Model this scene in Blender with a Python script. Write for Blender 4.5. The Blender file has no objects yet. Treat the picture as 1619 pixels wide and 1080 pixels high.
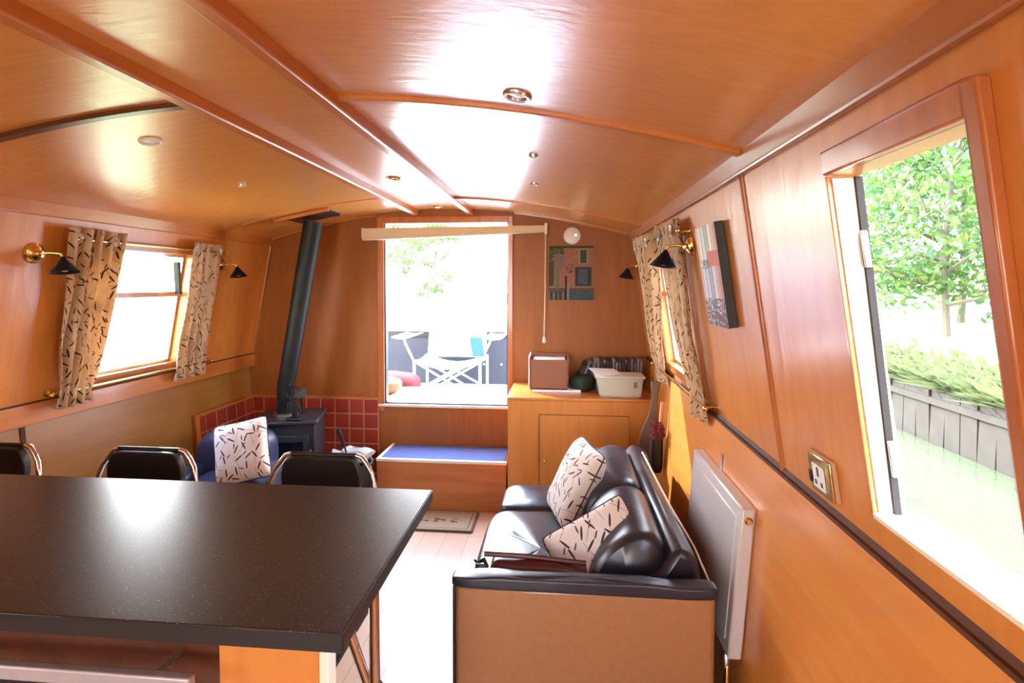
import bpy, bmesh, math, random
from mathutils import Vector, Matrix, Euler, noise
C = bpy.context.scene.collection
sc = bpy.context.scene
PI = math.pi
random.seed(7)

# ------------------------------------------------------------------ materials
def nt_mat(name):
    m = bpy.data.materials.new(name); m.use_nodes = True
    nt = m.node_tree; b = nt.nodes['Principled BSDF']
    return m, nt, b
def N(nt, t, **kw):
    n = nt.nodes.new(t)
    for k, v in kw.items(): setattr(n, k, v)
    return n
def sin_(n, **kw):
    for k, v in kw.items(): n.inputs[k].default_value = v
    return n
def plain(name, col, rough=.5, metal=0., coat=0., coat_r=.1, spec=.5, bump=0., bscale=60., var=.06, trans=0.):
    m, nt, b = nt_mat(name)
    tc = N(nt, 'ShaderNodeTexCoord'); no = N(nt, 'ShaderNodeTexNoise'); no.inputs['Scale'].default_value = bscale
    no.inputs['Detail'].default_value = 4
    nt.links.new(tc.outputs['Object'], no.inputs['Vector'])
    mx = N(nt, 'ShaderNodeMix', data_type='RGBA'); nt.links.new(no.outputs['Fac'], mx.inputs['Factor'])
    mx.inputs['A'].default_value = (*[c*(1-var) for c in col], 1); mx.inputs['B'].default_value = (*[min(1, c*(1+var)) for c in col], 1)
    nt.links.new(mx.outputs['Result'], b.inputs['Base Color'])
    b.inputs['Roughness'].default_value = rough; b.inputs['Metallic'].default_value = metal
    b.inputs['Coat Weight'].default_value = coat; b.inputs['Coat Roughness'].default_value = coat_r
    b.inputs['Specular IOR Level'].default_value = spec
    if bump:
        bp = N(nt, 'ShaderNodeBump'); bp.inputs['Strength'].default_value = bump; bp.inputs['Distance'].default_value = .002
        nt.links.new(no.outputs['Fac'], bp.inputs['Height']); nt.links.new(bp.outputs['Normal'], b.inputs['Normal'])
    if trans: b.inputs['Transmission Weight'].default_value = trans
    return m
def wood(name, light, dark, grain='Z', rough=.35, coat=.6, coat_r=.16, swirl=0., bump=.15, fine=1.):
    m, nt, b = nt_mat(name)
    tc = N(nt, 'ShaderNodeTexCoord'); mp = N(nt, 'ShaderNodeMapping')
    s = {'X': (.12, 1, 1), 'Y': (1, .12, 1), 'Z': (1, 1, .12)}[grain]
    mp.inputs['Scale'].default_value = [k*22*fine for k in s]
    nt.links.new(tc.outputs['Object'], mp.inputs['Vector'])
    n1 = N(nt, 'ShaderNodeTexNoise'); n1.inputs['Scale'].default_value = 1.; n1.inputs['Detail'].default_value = 6
    n1.inputs['Distortion'].default_value = .5+swirl
    nt.links.new(mp.outputs['Vector'], n1.inputs['Vector'])
    n2 = N(nt, 'ShaderNodeTexNoise'); n2.inputs['Scale'].default_value = 1.3; n2.inputs['Detail'].default_value = 2
    nt.links.new(tc.outputs['Object'], n2.inputs['Vector'])
    mx = N(nt, 'ShaderNodeMix', data_type='RGBA'); mx.inputs['A'].default_value = (*dark, 1); mx.inputs['B'].default_value = (*light, 1)
    ad = N(nt, 'ShaderNodeMath', operation='MULTIPLY_ADD'); nt.links.new(n2.outputs['Fac'], ad.inputs[0]); ad.inputs[1].default_value = .5
    nt.links.new(n1.outputs['Fac'], ad.inputs[2])
    mr = N(nt, 'ShaderNodeMapRange'); mr.inputs['From Min'].default_value = .5; mr.inputs['From Max'].default_value = 1.
    nt.links.new(ad.outputs[0], mr.inputs['Value']); nt.links.new(mr.outputs['Result'], mx.inputs['Factor'])
    nt.links.new(mx.outputs['Result'], b.inputs['Base Color'])
    b.inputs['Roughness'].default_value = rough
    b.inputs['Coat Weight'].default_value = coat; b.inputs['Coat Roughness'].default_value = coat_r
    b.inputs['Specular IOR Level'].default_value = .35
    # broad unevenness of the varnished ply, with fine figure
    wv = N(nt, 'ShaderNodeTexNoise'); wv.inputs['Scale'].default_value = 5.; wv.inputs['Detail'].default_value = 3; wv.inputs['Distortion'].default_value = 2*swirl
    mp2 = N(nt, 'ShaderNodeMapping'); mp2.inputs['Scale'].default_value = {'X': (.5, 2, 2), 'Y': (2, .5, 2), 'Z': (2, 2, .5)}[grain]
    nt.links.new(tc.outputs['Object'], mp2.inputs['Vector']); nt.links.new(mp2.outputs['Vector'], wv.inputs['Vector'])
    sm = N(nt, 'ShaderNodeMath', operation='MULTIPLY_ADD'); nt.links.new(n1.outputs['Fac'], sm.inputs[0]); sm.inputs[1].default_value = .10
    nt.links.new(wv.outputs['Fac'], sm.inputs[2])
    bp = N(nt, 'ShaderNodeBump'); bp.inputs['Strength'].default_value = bump; bp.inputs['Distance'].default_value = .012
    nt.links.new(sm.outputs[0], bp.inputs['Height'])
    nt.links.new(bp.outputs['Normal'], b.inputs['Normal']); nt.links.new(bp.outputs['Normal'], b.inputs['Coat Normal'])
    return m
def leaf_fabric(name, base=(.68, .48, .29), ink=(.05, .022, .018), stem=(.33, .19, .11), scale=11., trans=0.):
    """Cream cloth printed with dark leaf strokes and fine brown stems (UVs are in metres)."""
    m, nt, b = nt_mat(name); L = nt.links.new
    uv = N(nt, 'ShaderNodeUVMap'); uv.uv_map = 'UVMap'
    def strokes(scale, a, w, off, keep):
        mp = N(nt, 'ShaderNodeMapping'); mp.inputs['Scale'].default_value = (scale, scale, scale); mp.inputs['Location'].default_value = (off, off*1.7, 0)
        L(uv.outputs['UV'], mp.inputs['Vector'])
        v = N(nt, 'ShaderNodeTexVoronoi', voronoi_dimensions='2D'); v.inputs['Scale'].default_value = 1; v.inputs['Randomness'].default_value = .8
        L(mp.outputs['Vector'], v.inputs['Vector'])
        sb = N(nt, 'ShaderNodeVectorMath', operation='SUBTRACT'); L(mp.outputs['Vector'], sb.inputs[0]); L(v.outputs['Position'], sb.inputs[1])
        sp = N(nt, 'ShaderNodeSeparateColor'); L(v.outputs['Color'], sp.inputs[0])
        an = N(nt, 'ShaderNodeMath', operation='MULTIPLY'); L(sp.outputs[0], an.inputs[0]); an.inputs[1].default_value = 2.6
        vr = N(nt, 'ShaderNodeVectorRotate', rotation_type='Z_AXIS'); L(sb.outputs[0], vr.inputs['Vector']); L(an.outputs[0], vr.inputs['Angle'])
        se = N(nt, 'ShaderNodeSeparateXYZ'); L(vr.outputs[0], se.inputs[0])
        def sq(out, k):
            d = N(nt, 'ShaderNodeMath', operation='MULTIPLY'); L(out, d.inputs[0]); d.inputs[1].default_value = 1/k
            p = N(nt, 'ShaderNodeMath', operation='MULTIPLY'); L(d.outputs[0], p.inputs[0]); L(d.outputs[0], p.inputs[1]); return p
        p1, p2 = sq(se.outputs[0], a), sq(se.outputs[1], w)
        ad = N(nt, 'ShaderNodeMath', operation='ADD'); L(p1.outputs[0], ad.inputs[0]); L(p2.outputs[0], ad.inputs[1])
        lt = N(nt, 'ShaderNodeMath', operation='LESS_THAN'); L(ad.outputs[0], lt.inputs[0]); lt.inputs[1].default_value = 1
        kp = N(nt, 'ShaderNodeMath', operation='LESS_THAN'); L(sp.outputs[1], kp.inputs[0]); kp.inputs[1].default_value = keep
        ml = N(nt, 'ShaderNodeMath', operation='MULTIPLY'); L(lt.outputs[0], ml.inputs[0]); L(kp.outputs[0], ml.inputs[1])
        return ml
    s1 = strokes(scale*2.0, .46, .075, 0, .85); s2 = strokes(scale*2.6, .38, .08, 3.3, .35); s3 = strokes(scale*1.3, .55, .014, 7.7, .9)
    m1 = N(nt, 'ShaderNodeMix', data_type='RGBA'); L(s3.outputs[0], m1.inputs['Factor']); m1.inputs['A'].default_value = (*base, 1); m1.inputs['B'].default_value = (*stem, 1)
    m2 = N(nt, 'ShaderNodeMix', data_type='RGBA'); L(s1.outputs[0], m2.inputs['Factor']); L(m1.outputs['Result'], m2.inputs['A']); m2.inputs['B'].default_value = (*ink, 1)
    m3 = N(nt, 'ShaderNodeMix', data_type='RGBA'); L(s2.outputs[0], m3.inputs['Factor']); L(m2.outputs['Result'], m3.inputs['A']); m3.inputs['B'].default_value = (.16, .06, .045, 1)
    L(m3.outputs['Result'], b.inputs['Base Color']); b.inputs['Roughness'].default_value = .85
    b.inputs['Sheen Weight'].default_value = .2
    if trans:
        tr = N(nt, 'ShaderNodeBsdfTranslucent'); L(m3.outputs['Result'], tr.inputs['Color'])
        ms = N(nt, 'ShaderNodeMixShader'); ms.inputs[0].default_value = trans
        L(b.outputs[0], ms.inputs[1]); L(tr.outputs[0], ms.inputs[2]); L(ms.outputs[0], nt.nodes['Material Output'].inputs['Surface'])
    return m
def tile_mat(name, ax):
    m, nt, b = nt_mat(name); L = nt.links.new
    tc = N(nt, 'ShaderNodeTexCoord'); se = N(nt, 'ShaderNodeSeparateXYZ'); L(tc.outputs['Object'], se.inputs[0])
    cb = N(nt, 'ShaderNodeCombineXYZ'); L(se.outputs[ax], cb.inputs[0]); L(se.outputs[2], cb.inputs[1])
    br = N(nt, 'ShaderNodeTexBrick'); L(cb.outputs[0], br.inputs['Vector'])
    br.offset = 0; br.squash = 1
    for k, v in (('Scale', 1.), ('Mortar Size', .0045), ('Mortar Smooth', .1), ('Brick Width', .105), ('Row Height', .105), ('Bias', 0.)): br.inputs[k].default_value = v
    br.inputs['Color1'].default_value = (.42, .065, .035, 1); br.inputs['Color2'].default_value = (.34, .048, .028, 1); br.inputs['Mortar'].default_value = (.62, .27, .19, 1)
    L(br.outputs['Color'], b.inputs['Base Color']); b.inputs['Roughness'].default_value = .22
    bp = N(nt, 'ShaderNodeBump'); bp.inputs['Strength'].default_value = .4; bp.inputs['Distance'].default_value = .002; bp.invert = True
    L(br.outputs['Fac'], bp.inputs['Height']); L(bp.outputs['Normal'], b.inputs['Normal'])
    return m
def paint_mat(name, rough=.5):
    m, nt, b = nt_mat(name)
    at = N(nt, 'ShaderNodeAttribute'); at.attribute_name = 'paint'
    nt.links.new(at.outputs['Color'], b.inputs['Base Color']); b.inputs['Roughness'].default_value = rough; b.inputs['Specular IOR Level'].default_value = .12
    return m
def worktop_mat():
    m, nt, b = nt_mat('speckled_laminate'); L = nt.links.new
    tc = N(nt, 'ShaderNodeTexCoord')
    v = N(nt, 'ShaderNodeTexVoronoi'); v.inputs['Scale'].default_value = 330; L(tc.outputs['Object'], v.inputs['Vector'])
    sp = N(nt, 'ShaderNodeSeparateColor'); L(v.outputs['Color'], sp.inputs[0])
    lt = N(nt, 'ShaderNodeMath', operation='LESS_THAN'); L(v.outputs['Distance'], lt.inputs[0]); lt.inputs[1].default_value = .30
    k = N(nt, 'ShaderNodeMath', operation='LESS_THAN'); L(sp.outputs[0], k.inputs[0]); k.inputs[1].default_value = .10
    ml = N(nt, 'ShaderNodeMath', operation='MULTIPLY'); L(lt.outputs[0], ml.inputs[0]); L(k.outputs[0], ml.inputs[1])
    mx = N(nt, 'ShaderNodeMix', data_type='RGBA'); L(ml.outputs[0], mx.inputs['Factor'])
    mx.inputs['A'].default_value = (.014, .009, .008, 1); mx.inputs['B'].default_value = (.26, .18, .15, 1)
    L(mx.outputs['Result'], b.inputs['Base Color']); b.inputs['Roughness'].default_value = .29; b.inputs['Specular IOR Level'].default_value = .45
    n = N(nt, 'ShaderNodeTexNoise'); n.inputs['Scale'].default_value = 420; L(tc.outputs['Object'], n.inputs['Vector'])
    bp = N(nt, 'ShaderNodeBump'); bp.inputs['Strength'].default_value = .12; bp.inputs['Distance'].default_value = .0008
    L(n.outputs['Fac'], bp.inputs['Height']); L(bp.outputs['Normal'], b.inputs['Normal'])
    return m
def floor_mat():
    m, nt, b = nt_mat('pale_laminate_floor'); L = nt.links.new
    tc = N(nt, 'ShaderNodeTexCoord'); mp = N(nt, 'ShaderNodeMapping'); mp.inputs['Rotation'].default_value = (0, 0, PI/2)
    L(tc.outputs['Object'], mp.inputs['Vector'])
    br = N(nt, 'ShaderNodeTexBrick'); L(mp.outputs[0], br.inputs['Vector'])
    for k, v in (('Scale', 1.), ('Mortar Size', .0012), ('Brick Width', 1.2), ('Row Height', .13), ('Bias', 0.)): br.inputs[k].default_value = v
    br.inputs['Color1'].default_value = (.62, .42, .28, 1); br.inputs['Color2'].default_value = (.54, .35, .22, 1); br.inputs['Mortar'].default_value = (.30, .18, .11, 1)
    L(br.outputs['Color'], b.inputs['Base Color']); b.inputs['Roughness'].default_value = .28
    b.inputs['Coat Weight'].default_value = .4; b.inputs['Coat Roughness'].default_value = .2
    return m
def glass_mat():
    m = bpy.data.materials.new('window_glass'); m.use_nodes = True; nt = m.node_tree; nt.nodes.clear(); L = nt.links.new
    o = N(nt, 'ShaderNodeOutputMaterial'); t = N(nt, 'ShaderNodeBsdfTransparent'); g = N(nt, 'ShaderNodeBsdfGlossy'); g.inputs['Roughness'].default_value = .02
    t.inputs['Color'].default_value = (.95, .97, .96, 1)
    lw = N(nt, 'ShaderNodeLayerWeight'); lw.inputs['Blend'].default_value = .5; pw = N(nt, 'ShaderNodeMath', operation='POWER'); L(lw.outputs['Facing'], pw.inputs[0]); pw.inputs[1].default_value = 5.
    f = N(nt, 'ShaderNodeMath', operation='MULTIPLY_ADD'); L(pw.outputs[0], f.inputs[0]); f.inputs[1].default_value = .9; f.inputs[2].default_value = .03; ms = N(nt, 'ShaderNodeMixShader')
    L(f.outputs[0], ms.inputs[0]); L(t.outputs[0], ms.inputs[1]); L(g.outputs[0], ms.inputs[2]); L(ms.outputs[0], o.inputs['Surface'])
    return m

WL, WD = (.68, .265, .056), (.58, .20, .040)
M = dict(
    wall=wood('varnished_ply_wall', WL, WD, 'Z', coat=.45, coat_r=.20, bump=.14, swirl=.4),
    ceil=wood('varnished_ply_ceiling', (.74, .32, .066), (.66, .26, .050), 'X', rough=.38, coat=1., coat_r=.22, bump=.10, swirl=1.6),
    trimY=wood('varnished_trim_long', (.62, .22, .05), (.50, .16, .034), 'Y', coat=.6),
    trimX=wood('varnished_trim_cross', (.62, .22, .05), (.48, .15, .032), 'X', coat=.6),
    trimZ=wood('varnished_trim_upright', (.52, .17, .042), (.38, .11, .027), 'Z', coat=.6),
    dark=wood('dark_trim', (.11, .032, .012), (.07, .02, .008), 'Y', rough=.7, coat=0.),
    darkX=wood('dark_trim_cross', (.12, .035, .012), (.07, .02, .008), 'X', coat=.4),
    endw=wood('end_bulkhead_ply', (.38, .13, .028), (.31, .10, .020), 'Z', rough=.5, coat=.08, coat_r=.3, bump=.08),
    low=wood('lower_lining_ply', (.42, .20, .048), (.34, .15, .034), 'Y', coat=.3, coat_r=.35, bump=.08),
    cab=wood('cabinet_ply', (.64, .25, .05), (.54, .19, .036), 'Z', coat=.5, bump=.06),
    step=wood('step_ply', (.56, .20, .055), (.42, .13, .035), 'X', coat=.3, bump=.06),
    worktop=worktop_mat(), floor=floor_mat(), glass=glass_mat(),
    tileX=tile_mat('red_tiles_end', 0), tileY=tile_mat('red_tiles_side', 1),
    blacklam=plain('black_edge_band', (.012, .010, .010), .4, bump=.1),
    leather=plain('dark_leather', (.012, .012, .022), .34, coat=.3, coat_r=.32, bump=.5, bscale=35, var=.15),
    leather_br=plain('brown_leather_panel', (.36, .17, .068), .34, coat=.2, bump=.25, bscale=45, var=.12),
    leather_bl=plain('navy_leather', (.035, .045, .10), .33, bump=.4, bscale=40, var=.1),
    red_leather=plain('dark_red_leather', (.075, .012, .010), .38, bump=.4, bscale=60, var=.2),
    fabric=leaf_fabric('leaf_print_curtain', trans=.28), cushion=leaf_fabric('leaf_print_cushion', base=(.74, .68, .62), scale=10),
    piping=plain('dark_piping', (.06, .03, .03), .7),
    brass=plain('polished_brass', (.80, .50, .16), .18, metal=1), chrome=plain('chrome', (.78, .76, .76), .15, metal=1),
    steel=plain('brushed_steel', (.60, .57, .55), .28, metal=1),
    navy=plain('navy_enamel', (.004, .005, .018), .4, spec=.3), whitein=plain('white_enamel', (.85, .85, .83), .4),
    iron=plain('stove_iron', (.028, .030, .036), .42, bump=.4, bscale=120), ironflue=plain('black_flue_steel', (.008, .009, .010), .5, spec=.35),
    soot=plain('sooty_glass', (.008, .008, .009), .12), blackpad=plain('black_vinyl', (.008, .008, .008), .42, bump=.3, bscale=90),
    white=plain('white_plastic', (.80, .80, .78), .35), cream=plain('cream_paint', (.82, .76, .62), .4), rad=plain('radiator_enamel', (.62, .60, .60), .25, coat=.5),
    blindm=plain('blind_cream', (.74, .62, .46), .6), bluetop=plain('blue_step_cover', (.10, .16, .36), .3, coat=.4, bump=.5, bscale=18, var=.25),
    card=plain('brown_card', (.24, .10, .055), .6), paper=plain('newsprint', (.34, .31, .27), .8, var=.2), paperw=plain('white_paper', (.85, .85, .88), .6),
    green=plain('dark_green_cloth', (.010, .035, .022), .7), tub=plain('ivory_tub', (.50, .48, .38), .35), black=plain('black_plastic', (.010, .010, .012), .4),
    paddle=plain('grey_brown_paddle_wood', (.19, .13, .085), .4, bump=.2, bscale=30, var=.15), redf=plain('red_petals', (.13, .008, .016), .6, var=.3),
    stick=plain('pale_cane', (.55, .32, .17), .5), mat=paint_mat('coir_mat', .95), paint=paint_mat('canvas_paint', .45),
    edge_grey=plain('grey_window_seal', (.035, .03, .028), .8, spec=.1), deck=plain('deck_paint', (.75, .77, .78), .6),
    bowgrey=plain('grey_steel_bulwark', (.022, .022, .027), .6, bump=.3, bscale=25, var=.25), whitemetal=plain('white_frame_tube', (.85, .87, .9), .3),
    chairfab=plain('pale_chair_fabric', (.75, .80, .84), .85), bluefab=plain('blue_fabric', (.02, .09, .20), .8),
    redcloth=plain('red_orange_cloth', (.10, .007, .003), .85, var=.4, bscale=9), yellowcloth=plain('cream_patterned_cloth', (.16, .065, .02), .85, var=.5, bscale=7),
    handle=plain('silver_handle', (.42, .38, .40), .4, metal=.3), wicker=plain('orange_slat', (.75, .30, .05), .6),
)
def outdoor_mats():
    m, nt, b = nt_mat('canal_water'); L = nt.links.new
    tc = N(nt, 'ShaderNodeTexCoord'); n = N(nt, 'ShaderNodeTexNoise'); n.inputs['Scale'].default_value = 3.2; n.inputs['Detail'].default_value = 5
    L(tc.outputs['Object'], n.inputs['Vector'])
    bp = N(nt, 'ShaderNodeBump'); bp.inputs['Strength'].default_value = .5; bp.inputs['Distance'].default_value = .05
    L(n.outputs['Fac'], bp.inputs['Height']); L(bp.outputs['Normal'], b.inputs['Normal'])
    b.inputs['Base Color'].default_value = (.08, .09, .045, 1); b.inputs['Roughness'].default_value = .06; b.inputs['Specular IOR Level'].default_value = .5
    M['water'] = m
    M['bank'] = plain('stone_piling', (.040, .033, .022), .8, bump=.6, bscale=6, var=.4)
    M['path'] = plain('dry_towpath_grass', (.20, .24, .09), .9, bscale=2, var=.3)
    M['grass'] = plain('long_bank_grass', (.09, .11, .03), .8, bscale=3, var=.4)
    for nme, c in (('leaf_a', (.085, .16, .035)), ('leaf_b', (.05, .12, .045)), ('leaf_c', (.14, .20, .045))):
        mm = plain(nme, c, .6, bscale=3, var=.45); M[nme] = mm
        nt = mm.node_tree; b = nt.nodes['Principled BSDF']; tr = N(nt, 'ShaderNodeBsdfTranslucent'); ms = N(nt, 'ShaderNodeMixShader'); ms.inputs[0].default_value = .4
        src = b.inputs['Base Color'].links[0].from_socket; nt.links.new(src, tr.inputs['Color'])
        nt.links.new(b.outputs[0], ms.inputs[1]); nt.links.new(tr.outputs[0], ms.inputs[2]); nt.links.new(ms.outputs[0], nt.nodes['Material Output'].inputs['Surface'])
    M['bark'] = plain('tree_bark', (.13, .11, .08), .9, bump=.5, bscale=20, var=.3)
    M['hull'] = plain('hull_paint', (.05, .10, .07), .4)
outdoor_mats()

# ------------------------------------------------------------------ geometry helpers
class G:
    """collects shapes (world coordinates) and becomes ONE mesh object"""
    def __init__(s): s.bm = bmesh.new(); s.uv = s.bm.loops.layers.uv.new('UVMap')
    def hexa(s, P, mi=0):   # 8 points: bottom 4 (ccw), top 4
        v = [s.bm.verts.new(p) for p in P]
        for f in ((3, 2, 1, 0), (4, 5, 6, 7), (0, 1, 5, 4), (1, 2, 6, 5), (2, 3, 7, 6), (3, 0, 4, 7)):
            s.bm.faces.new([v[i] for i in f]).material_index = mi
        return v
    def box(s, x0, x1, y0, y1, z0, z1, mi=0, rot=None, about=None):
        P = [(x0, y0, z0), (x1, y0, z0), (x1, y1, z0), (x0, y1, z0), (x0, y0, z1), (x1, y0, z1), (x1, y1, z1), (x0, y1, z1)]
        if rot:
            c = Vector(about) if about else Vector(((x0+x1)/2, (y0+y1)/2, (z0+z1)/2)); R = Euler(rot).to_matrix()
            P = [R @ (Vector(p)-c)+c for p in P]
        return s.hexa(P, mi)
    def tube(s, pts, r, seg=10, cap=True, mi=0, closed=False):
        pts = [Vector(p) for p in pts]; n = len(pts); rings = []
        rr = r if hasattr(r, '__len__') else [r]*n
        up = None
        for i, p in enumerate(pts):
            if closed: t = (pts[(i+1) % n]-pts[i-1]).normalized()
            else: t = (pts[min(i+1, n-1)]-pts[max(i-1, 0)]).normalized()
            if up is None:
                up = t.cross(Vector((0, 0, 1)));
                if up.length < .05: up = t.cross(Vector((0, 1, 0)))
                up.normalize()
            up = (up-t*up.dot(t)).normalized(); w = t.cross(up)
            rings.append([s.bm.verts.new(p+rr[i]*(math.cos(a)*up+math.sin(a)*w)) for a in [2*PI*k/seg for k in range(seg)]])
        for i in range(n if closed else n-1):
            a, b = rings[i], rings[(i+1) % n]
            for k in range(seg):
                s.bm.faces.new((a[k], a[(k+1) % seg], b[(k+1) % seg], b[k])).material_index = mi
        if cap and not closed:
            s.bm.faces.new(rings[0][::-1]).material_index = mi; s.bm.faces.new(rings[-1]).material_index = mi
        return s
    def lathe(s, prof, c=(0, 0, 0), axis=(0, 0, 1), seg=24, mi=0):
        ax = Vector(axis).normalized(); q = Vector((0, 0, 1)).rotation_difference(ax).to_matrix(); c = Vector(c); rings = []
        for r, h in prof:
            rings.append([s.bm.verts.new(c+q @ Vector((max(r, 1e-4)*math.cos(2*PI*k/seg), max(r, 1e-4)*math.sin(2*PI*k/seg), h))) for k in range(seg)])
        for a, b in zip(rings, rings[1:]):
            for k in range(seg): s.bm.faces.new((a[k], a[(k+1) % seg], b[(k+1) % seg], b[k])).material_index = mi
        return s
    def prism(s, poly, y0, y1, axis='Y', mi=0):
        """closed polygon of (a,b) extruded along axis; Y: a=x,b=z ; X: a=y,b=z ; Z: a=x,b=y"""
        f = {'Y': lambda a, b, t: (a, t, b), 'X': lambda a, b, t: (t, a, b), 'Z': lambda a, b, t: (a, b, t)}[axis]
        A = [s.bm.verts.new(f(a, b, y0)) for a, b in poly]; B = [s.bm.verts.new(f(a, b, y1)) for a, b in poly]; n = len(poly)
        s.bm.faces.new(A).material_index = mi; s.bm.faces.new(B[::-1]).material_index = mi
        for i in range(n): s.bm.faces.new((A[i], B[i], B[(i+1) % n], A[(i+1) % n])).material_index = mi
        return s
    def grid(s, fn, nu, nv, uvs=(1, 1), mi=0, closed_u=False):
        V = [[s.bm.verts.new(fn(i/nu, j/nv)) for i in range(nu if closed_u else nu+1)] for j in range(nv+1)]
        for j in range(nv):
            for i in range(nu):
                i2 = (i+1) % nu if closed_u else i+1
                f = s.bm.faces.new((V[j][i], V[j][i2], V[j+1][i2], V[j+1][i])); f.material_index = mi
                for l, (a, b) in zip(f.loops, ((i, j), (i+1, j), (i+1, j+1), (i, j+1))): l[s.uv].uv = (a/nu*uvs[0], b/nv*uvs[1])
        return V
    def ball(s, c, r, seg=12, mi=0, sc=(1, 1, 1)):
        n = seg//2; pr = [(r*math.sin(PI*k/n), -r*math.cos(PI*k/n)) for k in range(n+1)]
        b0 = len(s.bm.verts); s.lathe(pr, (0, 0, 0), seg=seg, mi=mi); s.bm.verts.ensure_lookup_table()
        for v in s.bm.verts[b0:]: v.co = Vector((v.co.x*sc[0], v.co.y*sc[1], v.co.z*sc[2]))+Vector(c)
        return s
def origin_of(p):
    o = Vector((0, 0, 0))
    while p: o += p.location; p = p.parent
    return o
def put(name, g, mats, parent=None, bevel=0., smooth=True, sub=0, loc=None, label=None):
    """link the collected shapes as one mesh object; vertices given in world coordinates"""
    bm = g.bm; bmesh.ops.remove_doubles(bm, verts=bm.verts, dist=1e-6); bmesh.ops.recalc_face_normals(bm, faces=bm.faces)
    if parent: off = origin_of(parent)
    elif loc is not None: off = Vector(loc)
    else:
        xs = [v.co for v in bm.verts]; off = Vector(((min(v.x for v in xs)+max(v.x for v in xs))/2, (min(v.y for v in xs)+max(v.y for v in xs))/2, min(v.z for v in xs)))
    bmesh.ops.translate(bm, verts=bm.verts, vec=-off)
    me = bpy.data.meshes.new(name); bm.to_mesh(me); bm.free()
    o = bpy.data.objects.new(name, me); C.objects.link(o)
    for m in (mats if isinstance(mats, (list, tuple)) else [mats]): me.materials.append(m)
    if parent: o.parent = parent
    else: o.location = off
    if smooth:
        me.polygons.foreach_set('use_smooth', [True]*len(me.polygons))
        try: me.set_sharp_from_angle(angle=math.radians(40))
        except Exception: pass
    if bevel:
        b = o.modifiers.new('bevel', 'BEVEL'); b.width = bevel; b.segments = 2; b.limit_method = 'ANGLE'; b.angle_limit = .6; b.harden_normals = False
    if sub: s = o.modifiers.new('sub', 'SUBSURF'); s.levels = sub; s.render_levels = sub
    if label: o['label'] = label
    return o
def tag(o, label, cat, group=None, kind=None):
    o['label'] = label; o['category'] = cat
    if group: o['group'] = group
    if kind: o['kind'] = kind
    return o
def thing(name, label, cat, loc, group=None):
    o = bpy.data.objects.new(name, None); C.objects.link(o); o.location = loc; o.empty_display_size = .05
    return tag(o, label, cat, group)
def struct(name, g, mats, **kw):
    kw.setdefault('loc', (0, 0, 0)); o = put(name, g, mats, **kw)
    if not o.parent: o['kind'] = 'structure'
    return o
def dup(o, parent=None):
    c = o.copy(); C.objects.link(c)
    if parent: c.parent = parent; c.matrix_parent_inverse = o.matrix_parent_inverse.copy()
    for ch in list(o.children): dup(ch, c)
    return c
def paint_grid(g, P00, Pu, Pv, nu, nv, colfn, mi=0):
    """flat painted surface: colours per cell written to a colour attribute after put()"""
    P00, Pu, Pv = Vector(P00), Vector(Pu), Vector(Pv)
    g.grid(lambda u, v: P00+Pu*u+Pv*v, nu, nv, mi=mi)
    g.cols = [colfn((i+.5)/nu, (j+.5)/nv) for j in range(nv) for i in range(nu)]
def put_painted(name, g, mat, **kw):
    cols = g.cols; lay = g.bm.loops.layers.float_color.new('paint')
    for f, c in zip(list(g.bm.faces), cols):
        for l in f.loops: l[lay] = (*c, 1)
    return put(name, g, mat, smooth=False, **kw)

# ------------------------------------------------------------------ the place: measurements in metres
D = 3.664; YB = -2.7                     # end bulkhead, rear bulkhead
XC = -.809
ZG = .952
def wR(z): return .582-(z-ZG)*.1545       # inner face of right cabin side
def wL(z): return -2.19+(z-ZG)*.186       # inner face of left cabin side
def lR(z): return .567-(ZG-z)*.070        # lower lining right
def lL(z): return -2.228+(.85-z)*.08
def ceilz(x):
    d = x-XC; return 1.953-(.1105 if d > 0 else .128)*d*d

# floor
g = G(); g.box(-2.4, .75, YB-.1, D+.1, -.06, 0); struct('floor', g, M['floor'])
# ceiling: arched slab, open nowhere
g = G(); xs = [-2.16+i*(.52+2.16)/40 for i in range(41)]
poly = [(x, ceilz(x)) for x in xs]+[(x, ceilz(x)+.07) for x in reversed(xs)]
g.prism(poly, YB-.1, D+.06); struct('ceiling', g, M['ceil'])
# side walls with openings
def side_wall(name, fx, sgn, y_open, mat):
    """slanted slab of 6 cm with rectangular openings (y0,y1,z0,z1)"""
    g = G(); t = (.046 if sgn > 0 else .06)*sgn; zb, zt = ZG-.04, 1.84
    ys = sorted({YB-.1, D+.06, *[a for o in y_open for a in o[:2]]})
    def slab(y0, y1, z0, z1):
        g.hexa([(fx(z0), y0, z0), (fx(z0)+t, y0, z0), (fx(z0)+t, y1, z0), (fx(z0), y1, z0), (fx(z1), y0, z1), (fx(z1)+t, y0, z1), (fx(z1)+t, y1, z1), (fx(z1), y1, z1)])
    for a, b in zip(ys, ys[1:]):
        o = [q for q in y_open if q[0] <= a+1e-6 and q[1] >= b-1e-6]
        if o: slab(a, b, zb, o[0][2]); slab(a, b, o[0][3], zt)
        else: slab(a, b, zb, zt)
    return struct(name, g, mat, smooth=False)
HATCH = (.672, 1.012, 1.02, 1.632)
WR1 = (2.20, 2.92, 1.03, 1.60); WL1 = (2.20, 2.86, 1.00, 1.60)
WR2 = (-1.35, -.55, 1.03, 1.62); WR3 = (-2.45, -1.65, 1.03, 1.62); WL_ADDED = (-1.10, -.30, 1.03, 1.62); WL3 = (-2.35, -1.55, 1.03, 1.62)  # the left opening cut behind the camera is added for interior light
side_wall('wall_right', wR, 1, [HATCH, WR1], M['wall'])
side_wall('wall_left', wL, -1, [WL1, WL_ADDED], M['wall'])
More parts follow.
